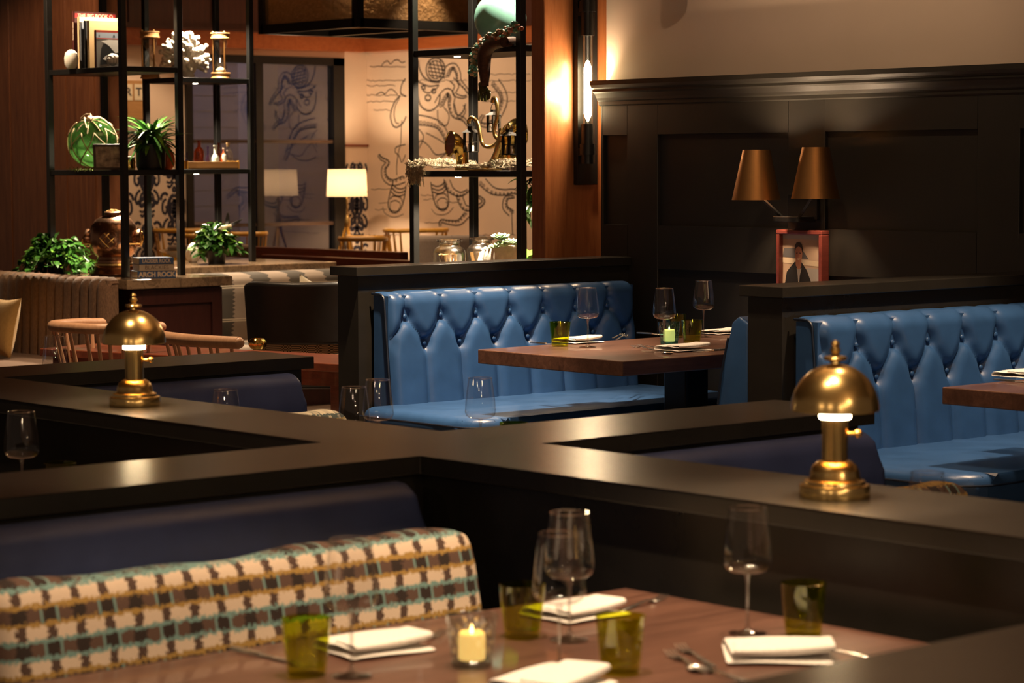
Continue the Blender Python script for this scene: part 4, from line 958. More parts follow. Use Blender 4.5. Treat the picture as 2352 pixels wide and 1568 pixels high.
def lantern(c, h, label):
    t = thing('lantern', label, 'lantern', c, group='small lanterns on the hook stand'); w = h*.21
    b = B(); b.box(-w, w, -w, w, 0, h*.05, .002, 1)
    for sx in (-1, 1):
        for sy in (-1, 1): b.box(sx*w*.8-.006, sx*w*.8+.006, sy*w*.8-.006, sy*w*.8+.006, h*.05, h*.72)
    for z in (h*.36,):
        for s_ in (-1, 1): b.box(-w*.8, w*.8, s_*w*.8-.003, s_*w*.8+.003, z, z+.005); b.box(s_*w*.8-.003, s_*w*.8+.003, -w*.8, w*.8, z, z+.005)
    b.done('cage', M['dull'], t, smooth=False)
    b = B(); v0 = [b.bm.verts.new((sx*w*1.2, sy*w*1.2, h*.72)) for sx, sy in ((-1, -1), (1, -1), (1, 1), (-1, 1))]; v1 = [b.bm.verts.new((sx*w*.4, sy*w*.4, h*.86)) for sx, sy in ((-1, -1), (1, -1), (1, 1), (-1, 1))]
    for i in range(4): b._f([v0[i], v0[(i+1) % 4], v1[(i+1) % 4], v1[i]])
    b._f(v0[::-1]); b._f(v1); b.box(-w*.45, w*.45, -w*.45, w*.45, h*.86, h*.95); b.done('roof', M['dull'], t, smooth=False)
    b = B(); b.tube([(0, w*.8*math.cos(a), h*.95+w*1.2*math.sin(a)) for a in [PI*i/12 for i in range(13)]], .0022, 6); b.done('bail', M['iron'], t)
    B().lathe([(0, h*.05), (w*.55, h*.05), (w*.55, h*.34), (0, h*.35)], 16).done('candle', M['white'], t)
lz = r3(1082, 350, XS); lantern((XS, lz.y, lz.z), .155, 'small black lantern on the left hook of the brass stand')
lz = r3(1134, 304, 9.2); lantern((9.2, lz.y, lz.z), .135, 'small lantern on the upper hook behind the brass curl')
lz = r3(1170, 356, XS); lantern((XS, lz.y, lz.z), .150, 'small lantern beside the black post, under the second horn')
# fishing net heaped along the shelf and over its edge
rn = random.Random(31); b = B()
def netp(y_, f):  # cross-section over the shelf: f 0 back .. 1 hangs over the front edge
    return V((RX+RDX*.75-(RDX*.75+.05)*f, y_, ZR+.006))
y_a, y_b = r3(988, 395).y, r3(1222, 395).y
for k in range(420):
    yy = y_b+(y_a-y_b)*rn.random(); f = rn.random(); hump = .020+.035*max(0, math.sin((yy-y_b)/(y_a-y_b)*PI*2.6+.4))**2+.016*rn.random()
    P = []
    a0 = rn.uniform(0, 2*PI)
    for i in range(9):
        a = a0+i*.8; f2 = min(1, max(0, f+.06*math.cos(a))); P.append(netp(yy+.035*math.sin(a)+rn.uniform(-.012, .012), f2)+V((rn.uniform(-.012, .012), 0, hump*(.4+.6*rn.random()))))
    b.tube(P, .0022, 4)
ya, yb2 = r3(985, 400).y, r3(1022, 400).y
for k in range(70):
    yy = rn.uniform(yb2, ya); P = []
    for i in range(8): P.append(V((RX-.022-.012*rn.random(), yy+rn.uniform(-.02, .02), ZR+.03-.018*i*rn.uniform(.4, 1)*(1 if abs(yy-(ya+yb2)/2) < .06 else .6))))
    b.tube(P, .0022, 4)
o = b.done('fishing_net', M['net'], None, ang=180); tag(o, 'heaped fishing net on the right shelf unit hanging over its edge', 'net', kind='stuff')
# aqua float and shell-crusted arm sculpture above
c = r3(1140, 42, 9.22); rr = 60*px_scale(c); zb_ = 2.363+.01
o = B().ball((0, 0, rr), rr, 48, 32).done('glass_float', None or plain('frosted aqua glass', (.20, .44, .38), .25, 0, .22, 6), None, (9.25, c.y, 2.363+.004)); tag(o, 'frosted aqua glass ball on the right shelf unit top', 'glass float')
o.location.z = c.z-rr
if o.location.z > 2.366:
    st_ = B().lathe([(0, 0), (.06, 0), (.05, .02), (.04, .03), (.045, o.location.z-2.363+.012), (0, o.location.z-2.363+.010)], 24).done('ball_stand', M['iron'], None, (9.25, c.y, 2.3635)); tag(st_, 'short dark stand under the frosted aqua ball', 'stand')
XA = 8.96
s0 = r3(1110, 150, XA); t = thing('arm_sculpture', 'hanging sculpted arm crusted with shells, green hand reaching down', 'sculpture', (XA, s0.y, s0.z))
A = lambda pl: sm([r3(x, y, XA) for x, y in pl]); ka = px_scale(s0)
P = A([(1160, 96), (1132, 100), (1116, 116), (1112, 140), (1113, 170), (1113, 198)]); P = [r3(1196, 97, 9.14), r3(1180, 95, 9.05)]+P; n_ = len(P)
b = B(); b.tube(P, [(10+7*math.sin(PI*min(1, i/n_*1.1)))*ka for i in range(n_)], 16); b.done('arm', plain('bark brown', (.055, .022, .010), .6, 0, .5, 60, .6), t, w=True)
b = B(); cols = [plain('shell teal', (.10, .34, .28), .25), plain('shell rose', (.42, .22, .16), .35), plain('shell olive', (.16, .15, .06), .3), plain('shell ivory', (.55, .45, .32), .35), plain('shell rust', (.30, .09, .04), .4)]
E_ = A([(1195, 62), (1180, 66), (1160, 78), (1140, 84), (1122, 92), (1105, 108), (1096, 128), (1093, 150), (1094, 168)]); rn = random.Random(4)
for i, p_ in enumerate(E_):
    for k in range(5):
        b.mi = rn.choice((0, 1, 2, 3, 4)) if i < 30 else rn.choice((0, 0, 2, 3)); j = p_+V((rn.uniform(-.03, .0), rn.uniform(-.022, .022), rn.uniform(-.022, .022)))
        b.ball(j, rn.uniform(.007, .018), 8, 6, (rn.uniform(.5, 1), 1, rn.uniform(.4, 1)))
b.done('shell_trim', cols, t, w=True)
hand = plain('green glaze', (.055, .060, .014), .18); b = B()
b.tube(A([(1106, 190), (1110, 204), (1113, 216)]), [9*ka, 12*ka, 13*ka]+[13*ka]*20 if False else [(8+5*i/12)*ka for i in range(13)], 14)
for fx, tip in ((1101, (1100, 231)), (1107, (1108, 232)), (1114, (1115, 233)), (1121, (1120, 230))): b.tube(A([(fx+2, 208), (fx, 220), tip]), [4.6*ka, 4.4*ka, 4.2*ka]+[3.6*ka]*20 if False else [(4.8-1.6*i/12)*ka for i in range(13)], 10)
b.tube(A([(1118, 206), (1124, 216), (1122, 226)]), [(4.4-1.2*i/12)*ka for i in range(13)], 10); b.done('hand', hand, t, w=True)
# jars and succulents on the counter behind the divider
def jar(px, top, lab, X, wpx):
    c = r3(px, 600, X); k = px_scale(c); zt_ = at_x(px, top, X).z; H = zt_-ZK; R_ = wpx/2*k
    t = thing('glass_jar', lab, 'jar', (X, c.y, ZK), group='glass jars above the left tall divider')
    B().lathe([(0, 0), (R_*.95, 0), (R_, .02), (R_, H*.74), (R_*.97, H*.785), (R_*.86, H*.83), (R_*.68, H*.86), (R_*.63, H*.88), (R_*.62, H*.95), (R_*.72, H*.965)], 40, cap=False).done('jar_body', M['jar'], t, ang=180)
    B().tube([(R_*.74*math.cos(a), R_*.74*math.sin(a), H*.97) for a in [2*PI*i/40 for i in range(40)]], R_*.075, 8, True).done('lip', M['stem'], t)
    b = B(); rn = random.Random(int(px))
    for i in range(9): b.tube([(rn.uniform(-.5, .5)*R_, rn.uniform(-.5, .5)*R_, .012), (rn.uniform(-.6, .6)*R_, rn.uniform(-.6, .6)*R_, H*.72)], .011, 8)
    b.done('sticks', M['cork'], t)
    b = B(); b.tube([(-R_*.2, -R_*.72, H*.70), (-R_*.5, -R_*.95, H*.60), (-R_*.7, -R_*.8, H*.5)], .006, 8); b.done('spout', M['iron'], t)
jar(1032, 548, 'squat glass jar with flared lip, left of the two above the divider', 9.0, 75)
jar(1108, 544, 'glass jar behind the succulents, right of the two above the divider', 9.33, 72)
XB = 9.12; c = r3(1146, 600, XB); k = px_scale(c); HB = at_x(1160, 573, XB).z-ZK; t = thing('succulent_bowl', 'white rough bowl planted with pale succulents', 'plant', (XB, c.y, ZK))
b = B(); b.grid(lambda u, v: V((.115*math.cos(2*PI*u)*(math.sin(PI*(.12+.62*v))**.5), .135*math.sin(2*PI*u)*(math.sin(PI*(.12+.62*v))**.5), HB*v*(1-.10*math.sin(2*PI*u))))+V((0, 0, .004*math.sin(40*u))), 40, 18, True); b._f([w_ for w_ in b.bm.verts][-40:]); b.done('bowl', M['coral'], t)
b = B(); rn = random.Random(8)
for sx, sy in ((1140, 572), (1150, 551), (1172, 560), (1158, 566), (1184, 563), (1126, 578)):
    c0 = r3(sx, sy, XB-.06)-V((XB, c.y, ZK)); s_ = 21*k*rn.uniform(.85, 1.15)
    for ring in range(4):
        for i in range(5+ring):
            a = 2*PI*i/(5+ring)+ring*.5; el = 1.3-ring*.38; d = V((math.cos(a)*math.cos(el), math.sin(a)*math.cos(el), math.sin(el))); d = (V((-.5, -.4, .6))*.5+d).normalized() if ring > 0 else d
            q1 = c0+d*s_*(.35+.2*ring); b.tube([c0, c0+(q1-c0)*.6, q1, q1+d*s_*.12], [s_*.10, s_*.19, s_*.15, s_*.02], 8, flat=.55)
b.done('succulents', M['succ'], t)
c = r3(1214, 582, 9.35); t = thing('leafy_plant', 'bright green broad leaves between the black post and wood pillar', 'plant', (9.35, c.y, ZK)); b = B(); rn = random.Random(2)
B().lathe([(0, 0), (.05, 0), (.06, .12), (0, .12)], 16).done('pot', M['pot'], t)
for i in range(16): a = rn.uniform(0, 6.28); b.leaf((0, 0, .12), (math.cos(a)*.5, math.sin(a)*.5, rn.uniform(.6, 1.2)), (0, 0, 1), rn.uniform(.10, .22), .07, .4, 5)
b.done('foliage', M['leafpale'], t, fix=False)
c = r3(1212, 430, 9.15); t = thing('hanging_leaves', 'dark trailing leaves hanging below the lower shelf by the pillar', 'plant', (9.2, c.y-.05, ZR-.04)); b = B(); s = B(); rn = random.Random(12)
for i in range(7):
    P = [V((rn.uniform(-.05, .05), rn.uniform(-.03, .12), -.005-.045*j*rn.uniform(.6, 1))) for j in range(6)]; s.tube(P, .002, 4)
    for q_ in P: b.leaf(q_, (rn.uniform(-1, 1), rn.uniform(-1, 1), rn.uniform(-.8, .2)), (0, 0, 1), rn.uniform(.06, .11), .032, .4)
b.done('foliage', M['leaf'], t, fix=False); s.done('stems', M['leaf'], t)

# ================================================================ lounge seating
t = thing('channel_banquette', 'brown tweed banquette with stitched channels, far left', 'banquette', (8.3, 14.7, 0))
YB = at_x(246, 668, 8.52).y
def chan(u, v):
    L = 2.75; y = YB+L*u; r = .05; L1 = .487; a = v*(L1+r*PI/2+.04)
    if a < L1: x, z, nx, nz = 8.52, .44+a, -1, 0
    elif a < L1+r*PI/2: q_ = (a-L1)/r; x, z, nx, nz = 8.52+r-r*math.cos(q_), .44+L1+r*math.sin(q_), -math.cos(q_), math.sin(q_)
    else: x, z, nx, nz = 8.52+r+(a-L1-r*PI/2), .44+L1+r, 0, 1
    f = ((y-YB)/.104) % 1.0; h = .024*(1-abs(2*f-1)**3) if y > YB+.001 else 0; e = min(1, (y-YB)/.06); h = h*e-.03*(1-math.sqrt(max(0, 1-(1-e)**2)))
    x += .07*(.985-z)*-.6; return V((x+nx*h, y, z+nz*h*.7))
b = B(); b.grid(chan, 300, 34); b.prism([(8.53, YB+.01), (8.61, YB+.01), (8.61, 16.2), (8.53, 16.2)], .05, .975); b.done('backrest', M['tweed'], t, w=True, ang=75)
B().box(7.80, 8.54, YB+.02, 16.2, .28, .455, .05, 4).done('seat', M['tweed'], t, w=True); B().box(7.88, 8.5, YB+.06, 16.15, 0, .29).done('base', M['mahog'], t, w=True, smooth=False)
def pillow(loc, w, h, th, rz, tilt, label, m, nm='throw_pillow'):
    b = B()
    for s in (-1, 1):
        b.grid(lambda u, v: V(((u-.5)*w*(1-.10*math.sin(PI*v)), s*th/2*(max(0, math.sin(PI*u)*math.sin(PI*v))**.45), (v-.5)*h*(1-.10*math.sin(PI*u)))), 18, 18)
    bmesh.ops.remove_doubles(b.bm, verts=b.bm.verts, dist=1e-4)
    o = b.done(nm, m, None, (loc[0], loc[1], loc[2]+h/2), (tilt, 0, rz)); return tag(o, label, 'cushion')
p = at_x(2, 770, 8.17); pillow((8.17, p.y, .458), .40, .40, .14, PI/2, .0, 'mustard cushion at the far left on the brown banquette', M['mustard'])
bpy.data.objects['throw_pillow'].rotation_euler = (-.22, 0, -PI/2)
# chairs with spindle backs at the red table
def spindle_chair(label, m, W=.56, D=.46, rail_z=.86, arms=True, n=9, grp=None, rr=.021):
    """faces +y; origin on the floor under the seat"""
    t = thing('spindle_chair', label, 'chair', (0, 0, 0), group=grp)
    b = B(); b.prism([(-.22, -.20), (.22, -.20), (.245, .10), (.22, .23), (-.22, .23), (-.245, .10)], .425, .46, .012); b.done('seat', m, t)
    for sx in (-1, 1):
        for sy in (-1, 1): B().tube([(sx*.17, sy*.16, .43), (sx*.22, sy*.22, 0)], [.018, .013], 10).done('leg', m, t)
    if arms: R_ = [V((W/2*math.copysign(abs(math.sin(a))**.6, math.sin(a)), -D*.56+D*.62*(1-abs(math.cos(a))**.5 if abs(a) <= PI/2 else 1), rail_z)) for a in [-PI/2+PI*i/28 for i in range(29)]]; R_ = [V((-W/2, D*.28, rail_z-.006)), V((-W/2, D*.14, rail_z-.004))]+R_+[V((W/2, D*.14, rail_z-.004)), V((W/2, D*.28, rail_z-.006))]
    else: R_ = [V((W/2*(2*i/14-1), -D*.50-.05*(1-(2*i/14-1)**2), rail_z)) for i in range(15)]
    b = B(); b.tube(R_, rr, 14, flat=1.15)
    for e_ in (R_[0], R_[-1]): b.ball(e_, rr*1.04, 12, 8)
    b.done('back_rail', m, t)
    L_ = len(R_)-1
    for i in range(n):
        f = (i+.5)/n; q_ = R_[int(round(f*L_))]; bt_ = V((q_.x*.78, min(.12, max(-.185, q_.y*.62)), .45)); B().tube([bt_, bt_.lerp(q_, .5), q_], [.0085, .0115, .0085], 8).done('spindle', m, t)
    return t
c1 = spindle_chair('pale beech spindle chair with curved arms, left of the brass lamp', M['blond'], .50, .48, .885, True, 11, None, .024); c1.location = (6.90, 11.10, 0); c1.rotation_euler.z = -PI/2+.10
c2 = spindle_chair('pale beech spindle chair with straight rail, right of the left brass lamp', M['blond'], .62, .46, .875, False, 8, None, .026); c2.location = (6.93, 9.99, 0); c2.rotation_euler.z = -PI/2+.04
t = thing('lounge_table', 'long red mahogany table behind the beech chairs', 'table', (7.2, 10.6, 0))
b = B(); Cn = [(7.24, 9.57), (7.72, 9.70), (7.20, 11.65), (6.72, 11.52)]; b.prism(Cn, .71, .75, .004); b.done('tabletop', M['redwood'], t, w=True, smooth=False)
b = B(); b.prism([(7.27, 9.62), (7.68, 9.73), (7.20, 11.58), (6.77, 11.47)], .635, .711); b.done('apron', M['redwood'], t, w=True, smooth=False)
for q_ in ((7.30, 9.66), (7.62, 9.75), (7.19, 11.5), (6.83, 11.4)): B().box(q_[0]-.035, q_[0]+.035, q_[1]-.035, q_[1]+.035, 0, .64, .004).done('leg', M['redwood'], t, w=True, smooth=False)
p = at_z(592, 801, .75); b = B(); b.grid(lambda u, v: V((math.cos(2*PI*u)*(.030+.014*math.sin(PI*v))*(1+.12*abs(math.sin(6*PI*u))), math.sin(2*PI*u)*(.030+.014*math.sin(PI*v))*(1+.12*abs(math.sin(6*PI*u))), .055*v)), 72, 12, True); b.lathe([(0, .004), (.026, .004), (.03, .0)], 24)
o = b.done('gold_votive', M['brassp'], None, (p.x, p.y, .7505)); tag(o, 'small lobed gold votive on the red table', 'candle holder')
# stemless glass on a little table behind the left divider
p = at_z(125, 772, 1.01)
t = thing('side_table', 'small side table hidden behind the left divider cap', 'table', (5.35, 9.05, 0)); B().lathe([(0, .71), (.33, .71), (.335, .72), (.335, .745), (.33, .75), (0, .75)], 40).done('tabletop', M['table'], t); B().lathe([(0, 0), (.2, 0), (.2, .02), (.03, .04), (.03, .71), (0, .71)], 24).done('pedestal', M['iron'], t)
place('wine', wine_glass, (p.x, p.y, .75), 'wine glass bowl in front of the pale beech chair, far left', 'wine glass', G1, 0, 1.0)
# black leather tub chair
t = thing('tub_chair', 'black leather chair with woven skirt seen from behind', 'chair', (8.36+RT.x*.075, 11.52+RT.y*.075, 0), -YAW)
def tub(u, v, o=0):
    a = (u-.5)*2.3; r = .36-o; x = r*math.sin(a)*.88; y = .12-r*math.cos(a)*.62; z = .70+.365*v*(1-.09*(abs(u-.5)*2)**8)-.012*math.cos(a*1.4)*v; return V((x*(1+.06*v), y-.05*v, z))
b = B(); b.grid(tub, 40, 16); o = b.done('backrest', M['blackleather'], t, fix=False); mod_solid(o, .05, 1); mod_bevel(o, .015)
b = B(); b.grid(lambda u, v: V((.315*math.sin((u-.5)*2.6)*.9, .12-.35*math.cos((u-.5)*2.6)*.6, .50+.22*v)), 40, 8); o = b.done('skirt', M['woven'], t, fix=False); mod_solid(o, .03, 1)
B().box(-.27, .27, -.12, .32, .44, .53, .04, 3).done('seat', M['blackleather'], t)
for sx in (-.23, .23):
    for sy in (-.08, .28): B().tube([(sx, sy, .46), (sx*1.08, sy, 0)], [.022, .014], 8).done('leg', M['mahog'], t)
# striped banquette in front of the rear counter
t = thing('striped_banquette', 'grey and cream striped banquette below the rear counter', 'banquette', (10.6, 14.8, 0))
b = B(); a_ = [(14.82, .42), (14.78, .60), (14.77, .80), (14.79, .89), (14.84, .925), (14.92, .935), (15.08, .93), (15.08, .42)]
prof_x('backrest', a_, 9.45, 11.36, M['kilim'], t, .02, 3)
B().box(9.45, 11.36, 14.25, 14.84, .26, .45, .04, 3).done('seat', M['kilim'], t, w=True); B().box(9.5, 11.3, 14.3, 15.0, 0, .27).done('base', M['mahog'], t, w=True, smooth=False)
p = at_y(712, 640, 14.62); pillow((p.x, 14.55, .452), .42, .42, .13, .45, .15, 'cream cushion on the striped banquette', M['creamcloth'], 'scatter_pillow')
bpy.data.objects['scatter_pillow'].rotation_euler = (-.2, .35, .2)
# ================================================================ far room: window wall, mural wall, wood panelling
cB = at_d(842, 125, 29.5); XM, YW = cB.x, cB.y
def wz(x, y): return at_y(x, y, YW)
xl, xr = wz(425, 300).x, wz(788, 300).x; zt = wz(700, 131).z; zs = .22
b = B(); b.box(8, xl, YW, YW+.25, 0, 3.6); b.box(xr, XM+.3, YW, YW+.25, 0, 3.6); b.box(xl, xr, YW, YW+.25, zt, 3.6); b.box(xl, xr, YW, YW+.25, 0, zs)
struct('wall_back', b, M['cream'], smooth=False)
Ln = lambda x, y: at_x(x, y, XM-.004)
# mural wall: cream wall with ink drawing (flat print on the wall)
b = B(); b.box(XM, XM+.2, 10, YW+.2, 0, 3.6); b.mi = 1
Z5 = lambda pl: [Ln(820+x/3.41, 100+y/3.41) for x, y in pl]
def ink(pl, w=.018, close=False, smooth_=True):
    w = w*.62
    P = Z5(pl); b.ribbon(sm(P, 5) if smooth_ and len(P) > 2 else P, w, (1, 0, 0), close)
def wavy(x0, x1, y, w=.010, amp=6):
    n = max(4, int((x1-x0)/16)); rn = random.Random(int(x0+y)); ink([(x0+(x1-x0)*i/n, y+rn.uniform(-amp, amp)) for i in range(n+1)], w)
for x0, x1, y in ((100, 380, 180), (60, 380, 292), (60, 300, 330), (60, 330, 405), (60, 300, 455), (130, 260, 520), (110, 300, 1138), (960, 1360, 240), (960, 1360, 290), (980, 1240, 380), (980, 1240, 450), (470, 860, 290), (170, 240, 1245), (140, 230, 1300), (520, 600, 1220), (500, 590, 1190), (690, 800, 1240), (530, 640, 1400), (90, 330, 1500), (470, 860, 1510), (950, 1240, 1500)): wavy(x0, x1, y)
ink([(190, 178), (210, 150), (240, 138), (262, 160), (290, 135), (320, 128), (350, 150), (378, 140)]); ink([(150, 402), (190, 380), (220, 395), (245, 365), (280, 362), (318, 400)])
# figure in a diving suit wrapped by tentacles
ink([(380, 275), (355, 310), (340, 370), (350, 400), (385, 415)], .03); ink([(340, 410), (300, 450), (270, 520), (262, 580), (280, 640), (315, 655), (360, 620), (385, 570)], .034); ink([(330, 430), (300, 490), (290, 560), (305, 620), (330, 625)], .022)
for r_, w_ in ((92, .03), (70, .018)): ink([(615+r_*.8*math.cos(a), 205+r_*math.sin(a)) for a in [2*PI*i/20 for i in range(21)]], w_)
for dx in (-40, -12, 16, 44): ink([(575+dx+30, 130), (640+dx, 280)], .02, False, False); ink([(560, 170+dx+30), (690, 200+dx+20)], .02, False, False)
ink([(480, 130), (490, 200), (520, 260), (570, 295), (630, 305), (650, 300)], .03); ink([(478, 300), (520, 320), (570, 335), (640, 325)], .026); ink([(470, 340), (480, 430), (500, 490), (550, 525), (600, 515), (640, 470), (650, 400)], .032); ink([(500, 330), (520, 370), (560, 385), (610, 360), (640, 330)], .022)
for cx_, cy_, r_ in ((555, 425, 22), (600, 372, 16), (520, 345, 14)): ink([(cx_+r_*math.cos(a), cy_+r_*math.sin(a)) for a in [2*PI*i/10 for i in range(11)]], .03)
def tent(pl, w, sucker=True):
    """a tentacle: two outlines and a row of suckers"""
    P = sm([V((x, y, 0)) for x, y in pl], 6); n = len(P); L1_, L2_, S_ = [], [], []
    for i in range(n):
        t_ = (P[min(i+1, n-1)]-P[max(i-1, 0)]).normalized(); nn = V((-t_.y, t_.x, 0)); ww = w*(1-.75*i/n); L1_.append(P[i]+nn*ww); L2_.append(P[i]-nn*ww); S_.append((P[i]+nn*ww*.45, ww*.3))
    for L_ in (L1_, L2_): b.ribbon([Ln(820+p.x/3.41, 100+p.y/3.41) for p in L_], .015, (1, 0, 0))
    if sucker:
        for p, r_ in S_[::2]: b.ribbon([Ln(820+(p.x+r_*math.cos(a))/3.41, 100+(p.y+r_*math.sin(a))/3.41) for a in [2*PI*i/7 for i in range(8)]], .009, (1, 0, 0))
tent([(640, 480), (670, 420), (710, 380), (740, 420), (735, 480), (760, 560), (830, 590), (870, 640)], 36); tent([(690, 250), (720, 195), (760, 180), (790, 230), (800, 290), (850, 350), (900, 420)], 30); tent([(480, 600), (560, 610), (640, 640), (690, 710), (720, 800), (760, 900)], 40)
tent([(1080, 300), (1130, 370), (1150, 440), (1130, 520), (1080, 600), (1020, 640), (960, 620), (990, 560)], 34); tent([(370, 1060), (280, 1090), (220, 1050), (210, 980), (240, 930), (190, 900), (170, 870)], 26); tent([(860, 1340), (800, 1400), (720, 1400), (660, 1390), (650, 1430)], 24); tent([(980, 1080), (1060, 1150), (1150, 1165), (1240, 1160), (1340, 1240)], 34)
tent([(1210, 1330), (1160, 1280), (1170, 1210), (1230, 1200)], 26); tent([(700, 1080), (740, 1150), (810, 1180), (870, 1150)], 30); tent([(740, 280), (780, 330), (760, 390), (820, 420), (860, 410)], 20, False); tent([(800, 1190), (840, 1280), (900, 1290), (960, 1270), (990, 1230), (940, 1190)], 24)
ink([(350, 600), (345, 700), (340, 790), (325, 850), (310, 960), (312, 1030)], .022); ink([(470, 800), (500, 760), (560, 800), (620, 870), (720, 850)], .024); ink([(480, 880), (560, 910), (640, 900), (700, 860)], .022); ink([(380, 870), (350, 930), (330, 880), (300, 850), (310, 810), (380, 790)], .022); ink([(470, 660), (500, 690), (520, 740), (470, 850)], .022); ink([(540, 700), (620, 740), (700, 790), (760, 830)], .02); ink([(760, 470), (800, 590), (850, 530), (830, 480)], .022); ink([(630, 520), (640, 620), (700, 640), (720, 560), (680, 500)], .022); ink([(1210, 1320), (1215, 1420), (1220, 1500)], .02); ink([(850, 470), (830, 530), (800, 560)], .03)
def shoe(cx_, cy_, an, s_=1):
    ca, sa = math.cos(an), math.sin(an); T_ = lambda pl: [(cx_+(x*ca-y*sa)*s_, cy_+(x*sa+y*ca)*s_) for x, y in pl]
    ink(T_([(-55, -120), (-60, -20), (-52, 70), (-20, 112), (20, 112), (50, 70), (58, -20), (50, -120)]), .03); ink(T_([(-48, 20), (-30, -10), (30, -10), (48, 20)]), .022); ink(T_([(-40, 40), (-30, 95), (0, 104), (30, 95), (40, 40), (0, 20), (-40, 40)]), .018)
    for yy in (-100, -70, -42): ink(T_([(-54, yy), (-20, yy+22), (20, yy+22), (52, yy)]), .026)
    ink(T_([(-90, 90), (-70, 130), (-20, 150), (30, 145), (80, 110)]), .014)
shoe(310, 1210, .22); shoe(655, 1190, -.2)
struct('wall_mural', b, [M['cream'], M['ink']], smooth=False)
# damask wallpaper below the rail on the window wall
b = B(); b.mi = 0; zd = wz(815, 374).z
b.box(8, xl-.02, YW-.004, YW, 0, wz(330, 395).z); b.box(xr+.01, XM, YW-.004, YW, 0, zd); b.mi = 1
def dam(x0, x1, ztop):
    cw, ch = .36, .64; yq = YW-.0055; n = 0
    def D_(cx_, cz_, pl, w): 
        for s_ in (-1, 1):
            P = sm([V((cx_+s_*x*cw, yq, cz_+z*ch)) for x, z in pl], 5); P = [p for p in P if x0 < p.x < x1 and .0 < p.z < ztop]
            if len(P) > 2: b.ribbon(P, w, (0, 1, 0))
    i = 0; xx = x0-cw/2
    while xx < x1+cw:
        off = (i % 2)*ch/2; zz = -ch+off+.15
        while zz < ztop+ch:
            D_(xx, zz, [(0, .42), (.10, .40), (.20, .30), (.22, .16), (.14, .04), (.06, -.02), (.12, -.12), (.26, -.18), (.20, -.26), (.08, -.22), (0, -.30)], .044)
            D_(xx, zz, [(.06, .30), (.13, .26), (.14, .16), (.07, .12), (.04, .18), (.08, .22)], .034); D_(xx, zz, [(0, .36), (.015, .2), (.0, .02)], .05); D_(xx, zz, [(.10, -.02), (.20, -.06), (.24, -.14)], .03); D_(xx, zz, [(.02, -.34), (.10, -.40), (.18, -.44), (.24, -.40)], .03); D_(xx, zz, [(.24, .42), (.34, .46), (.46, .42), (.50, .34)], .034); D_(xx, zz, [(.30, .36), (.42, .30), (.44, .16), (.34, .10), (.28, .18), (.33, .24)], .030); D_(xx, zz, [(.06, -.10), (.03, -.2), (.06, -.3), (.16, -.36), (.28, -.34)], .026); D_(xx, zz, [(.24, .02), (.36, -.04), (.42, -.14), (.36, -.22), (.30, -.16)], .03); D_(xx, zz, [(0, .48), (.05, .52), (.0, .58)], .03)
            zz += ch
        xx += cw; i += 1
dam(max(8, wz(240, 400).x), xl-.02, wz(330, 395).z); dam(xr+.01, XM, zd)
struct('wall_paper_back', b, [M['paper'], M['navyink']], smooth=False)
b = B(); b.box(xr+.01, XM, YW-.03, YW, wz(815, 334).z-.012, wz(815, 334).z+.012); struct('trim_3', b, M['redwood'], smooth=False)
# wood band and dark panelling under the ceiling
z1, z0 = wz(700, 80).z, wz(700, 116).z
b = B(); b.box(8, XM-.10, YW-.10, YW, z0, z1); b.box(XM-.10, XM, 10, YW-.1, z0, z1); struct('trim_4', b, M['teakband'], smooth=False)
b = B(); b.box(8, XM-.14, YW-.14, YW, z1+.02, 3.6); b.box(XM-.14, XM, 10, YW-.14, z1+.02, 3.6); b.box(8, XM-.12, YW-.16, YW, z1, z1+.025); b.box(XM-.16, XM, 10, YW-.12, z1, z1+.025)
for xx in (11.5, 12.6, 13.7, 14.8, 15.9, 17.0): b.box(xx, xx+.03, YW-.155, YW-.14, z1+.06, 3.6)
struct('trim_5', b, M['darkpan'], smooth=False)
# window
t = bpy.data.objects.new('window_1', None); link(t); t.location = ((xl+xr)/2, YW, zs); t['kind'] = 'structure'
fr = .085; xm = wz(594, 300).x
b = B(); b.box(xl, xl+fr, YW-.04, YW+.08, zs, zt); b.box(xr-.16, xr, YW-.04, YW+.08, zs, zt); b.box(xl, xr, YW-.04, YW+.08, zt-.09, zt); b.box(xl, xr, YW-.04, YW+.08, zs, zs+.09); b.box(xm-.05, xm+.05, YW-.03, YW+.08, zs, zt)
b.done('window_frame', M['iron'], t, w=True, smooth=False)
b = B()
for y in (325, 514): zz = wz(680, y).z; b.box(xl, xr-.1, YW-.015, YW+.045, zz-.02, zz+.02)
b.done('muntin', M['frame'], t, w=True, smooth=False)
for xa, xb in ((xl+.05, xm-.04), (xm+.04, xr-.14)): b = B(); b.box(xa, xb, YW+.02, YW+.028, zs+.05, zt-.05); b.done('pane', thin_glass('window glass', (.72, .74, .80), .10, .0, .9), t, w=True, smooth=False)
# the house front across the way, at dusk
b = B(); YO = YW+3.0
b.box(13, 22, YO, YO+.2, -.1, 5)
for i in range(24): b.box(13, 22, YO-.012, YO, i*.2, i*.2+.185)
struct('wall_outside', b, plain('grey clapboard', (.20, .21, .26), .8), smooth=False)
b = B(); x0_, x1_ = at_y(548, 300, YO-.02).x, at_y(600, 300, YO-.02).x; b.box(x0_, x0_+.16, YO-.04, YO-.013, 0, 3.2); b.box(x0_, at_y(770, 200, YO).x, YO-.04, YO-.013, 3.05, 3.25); struct('trim_6', b, plain('pale casing', (.50, .48, .52), .7), smooth=False)
B_ = B(); B_.box(x0_+.18, x0_+.62, YO-.03, YO-.012, 0, 3.03, .01); struct('door_1', B_, plain('olive shutter', (.26, .24, .20), .7), smooth=False)
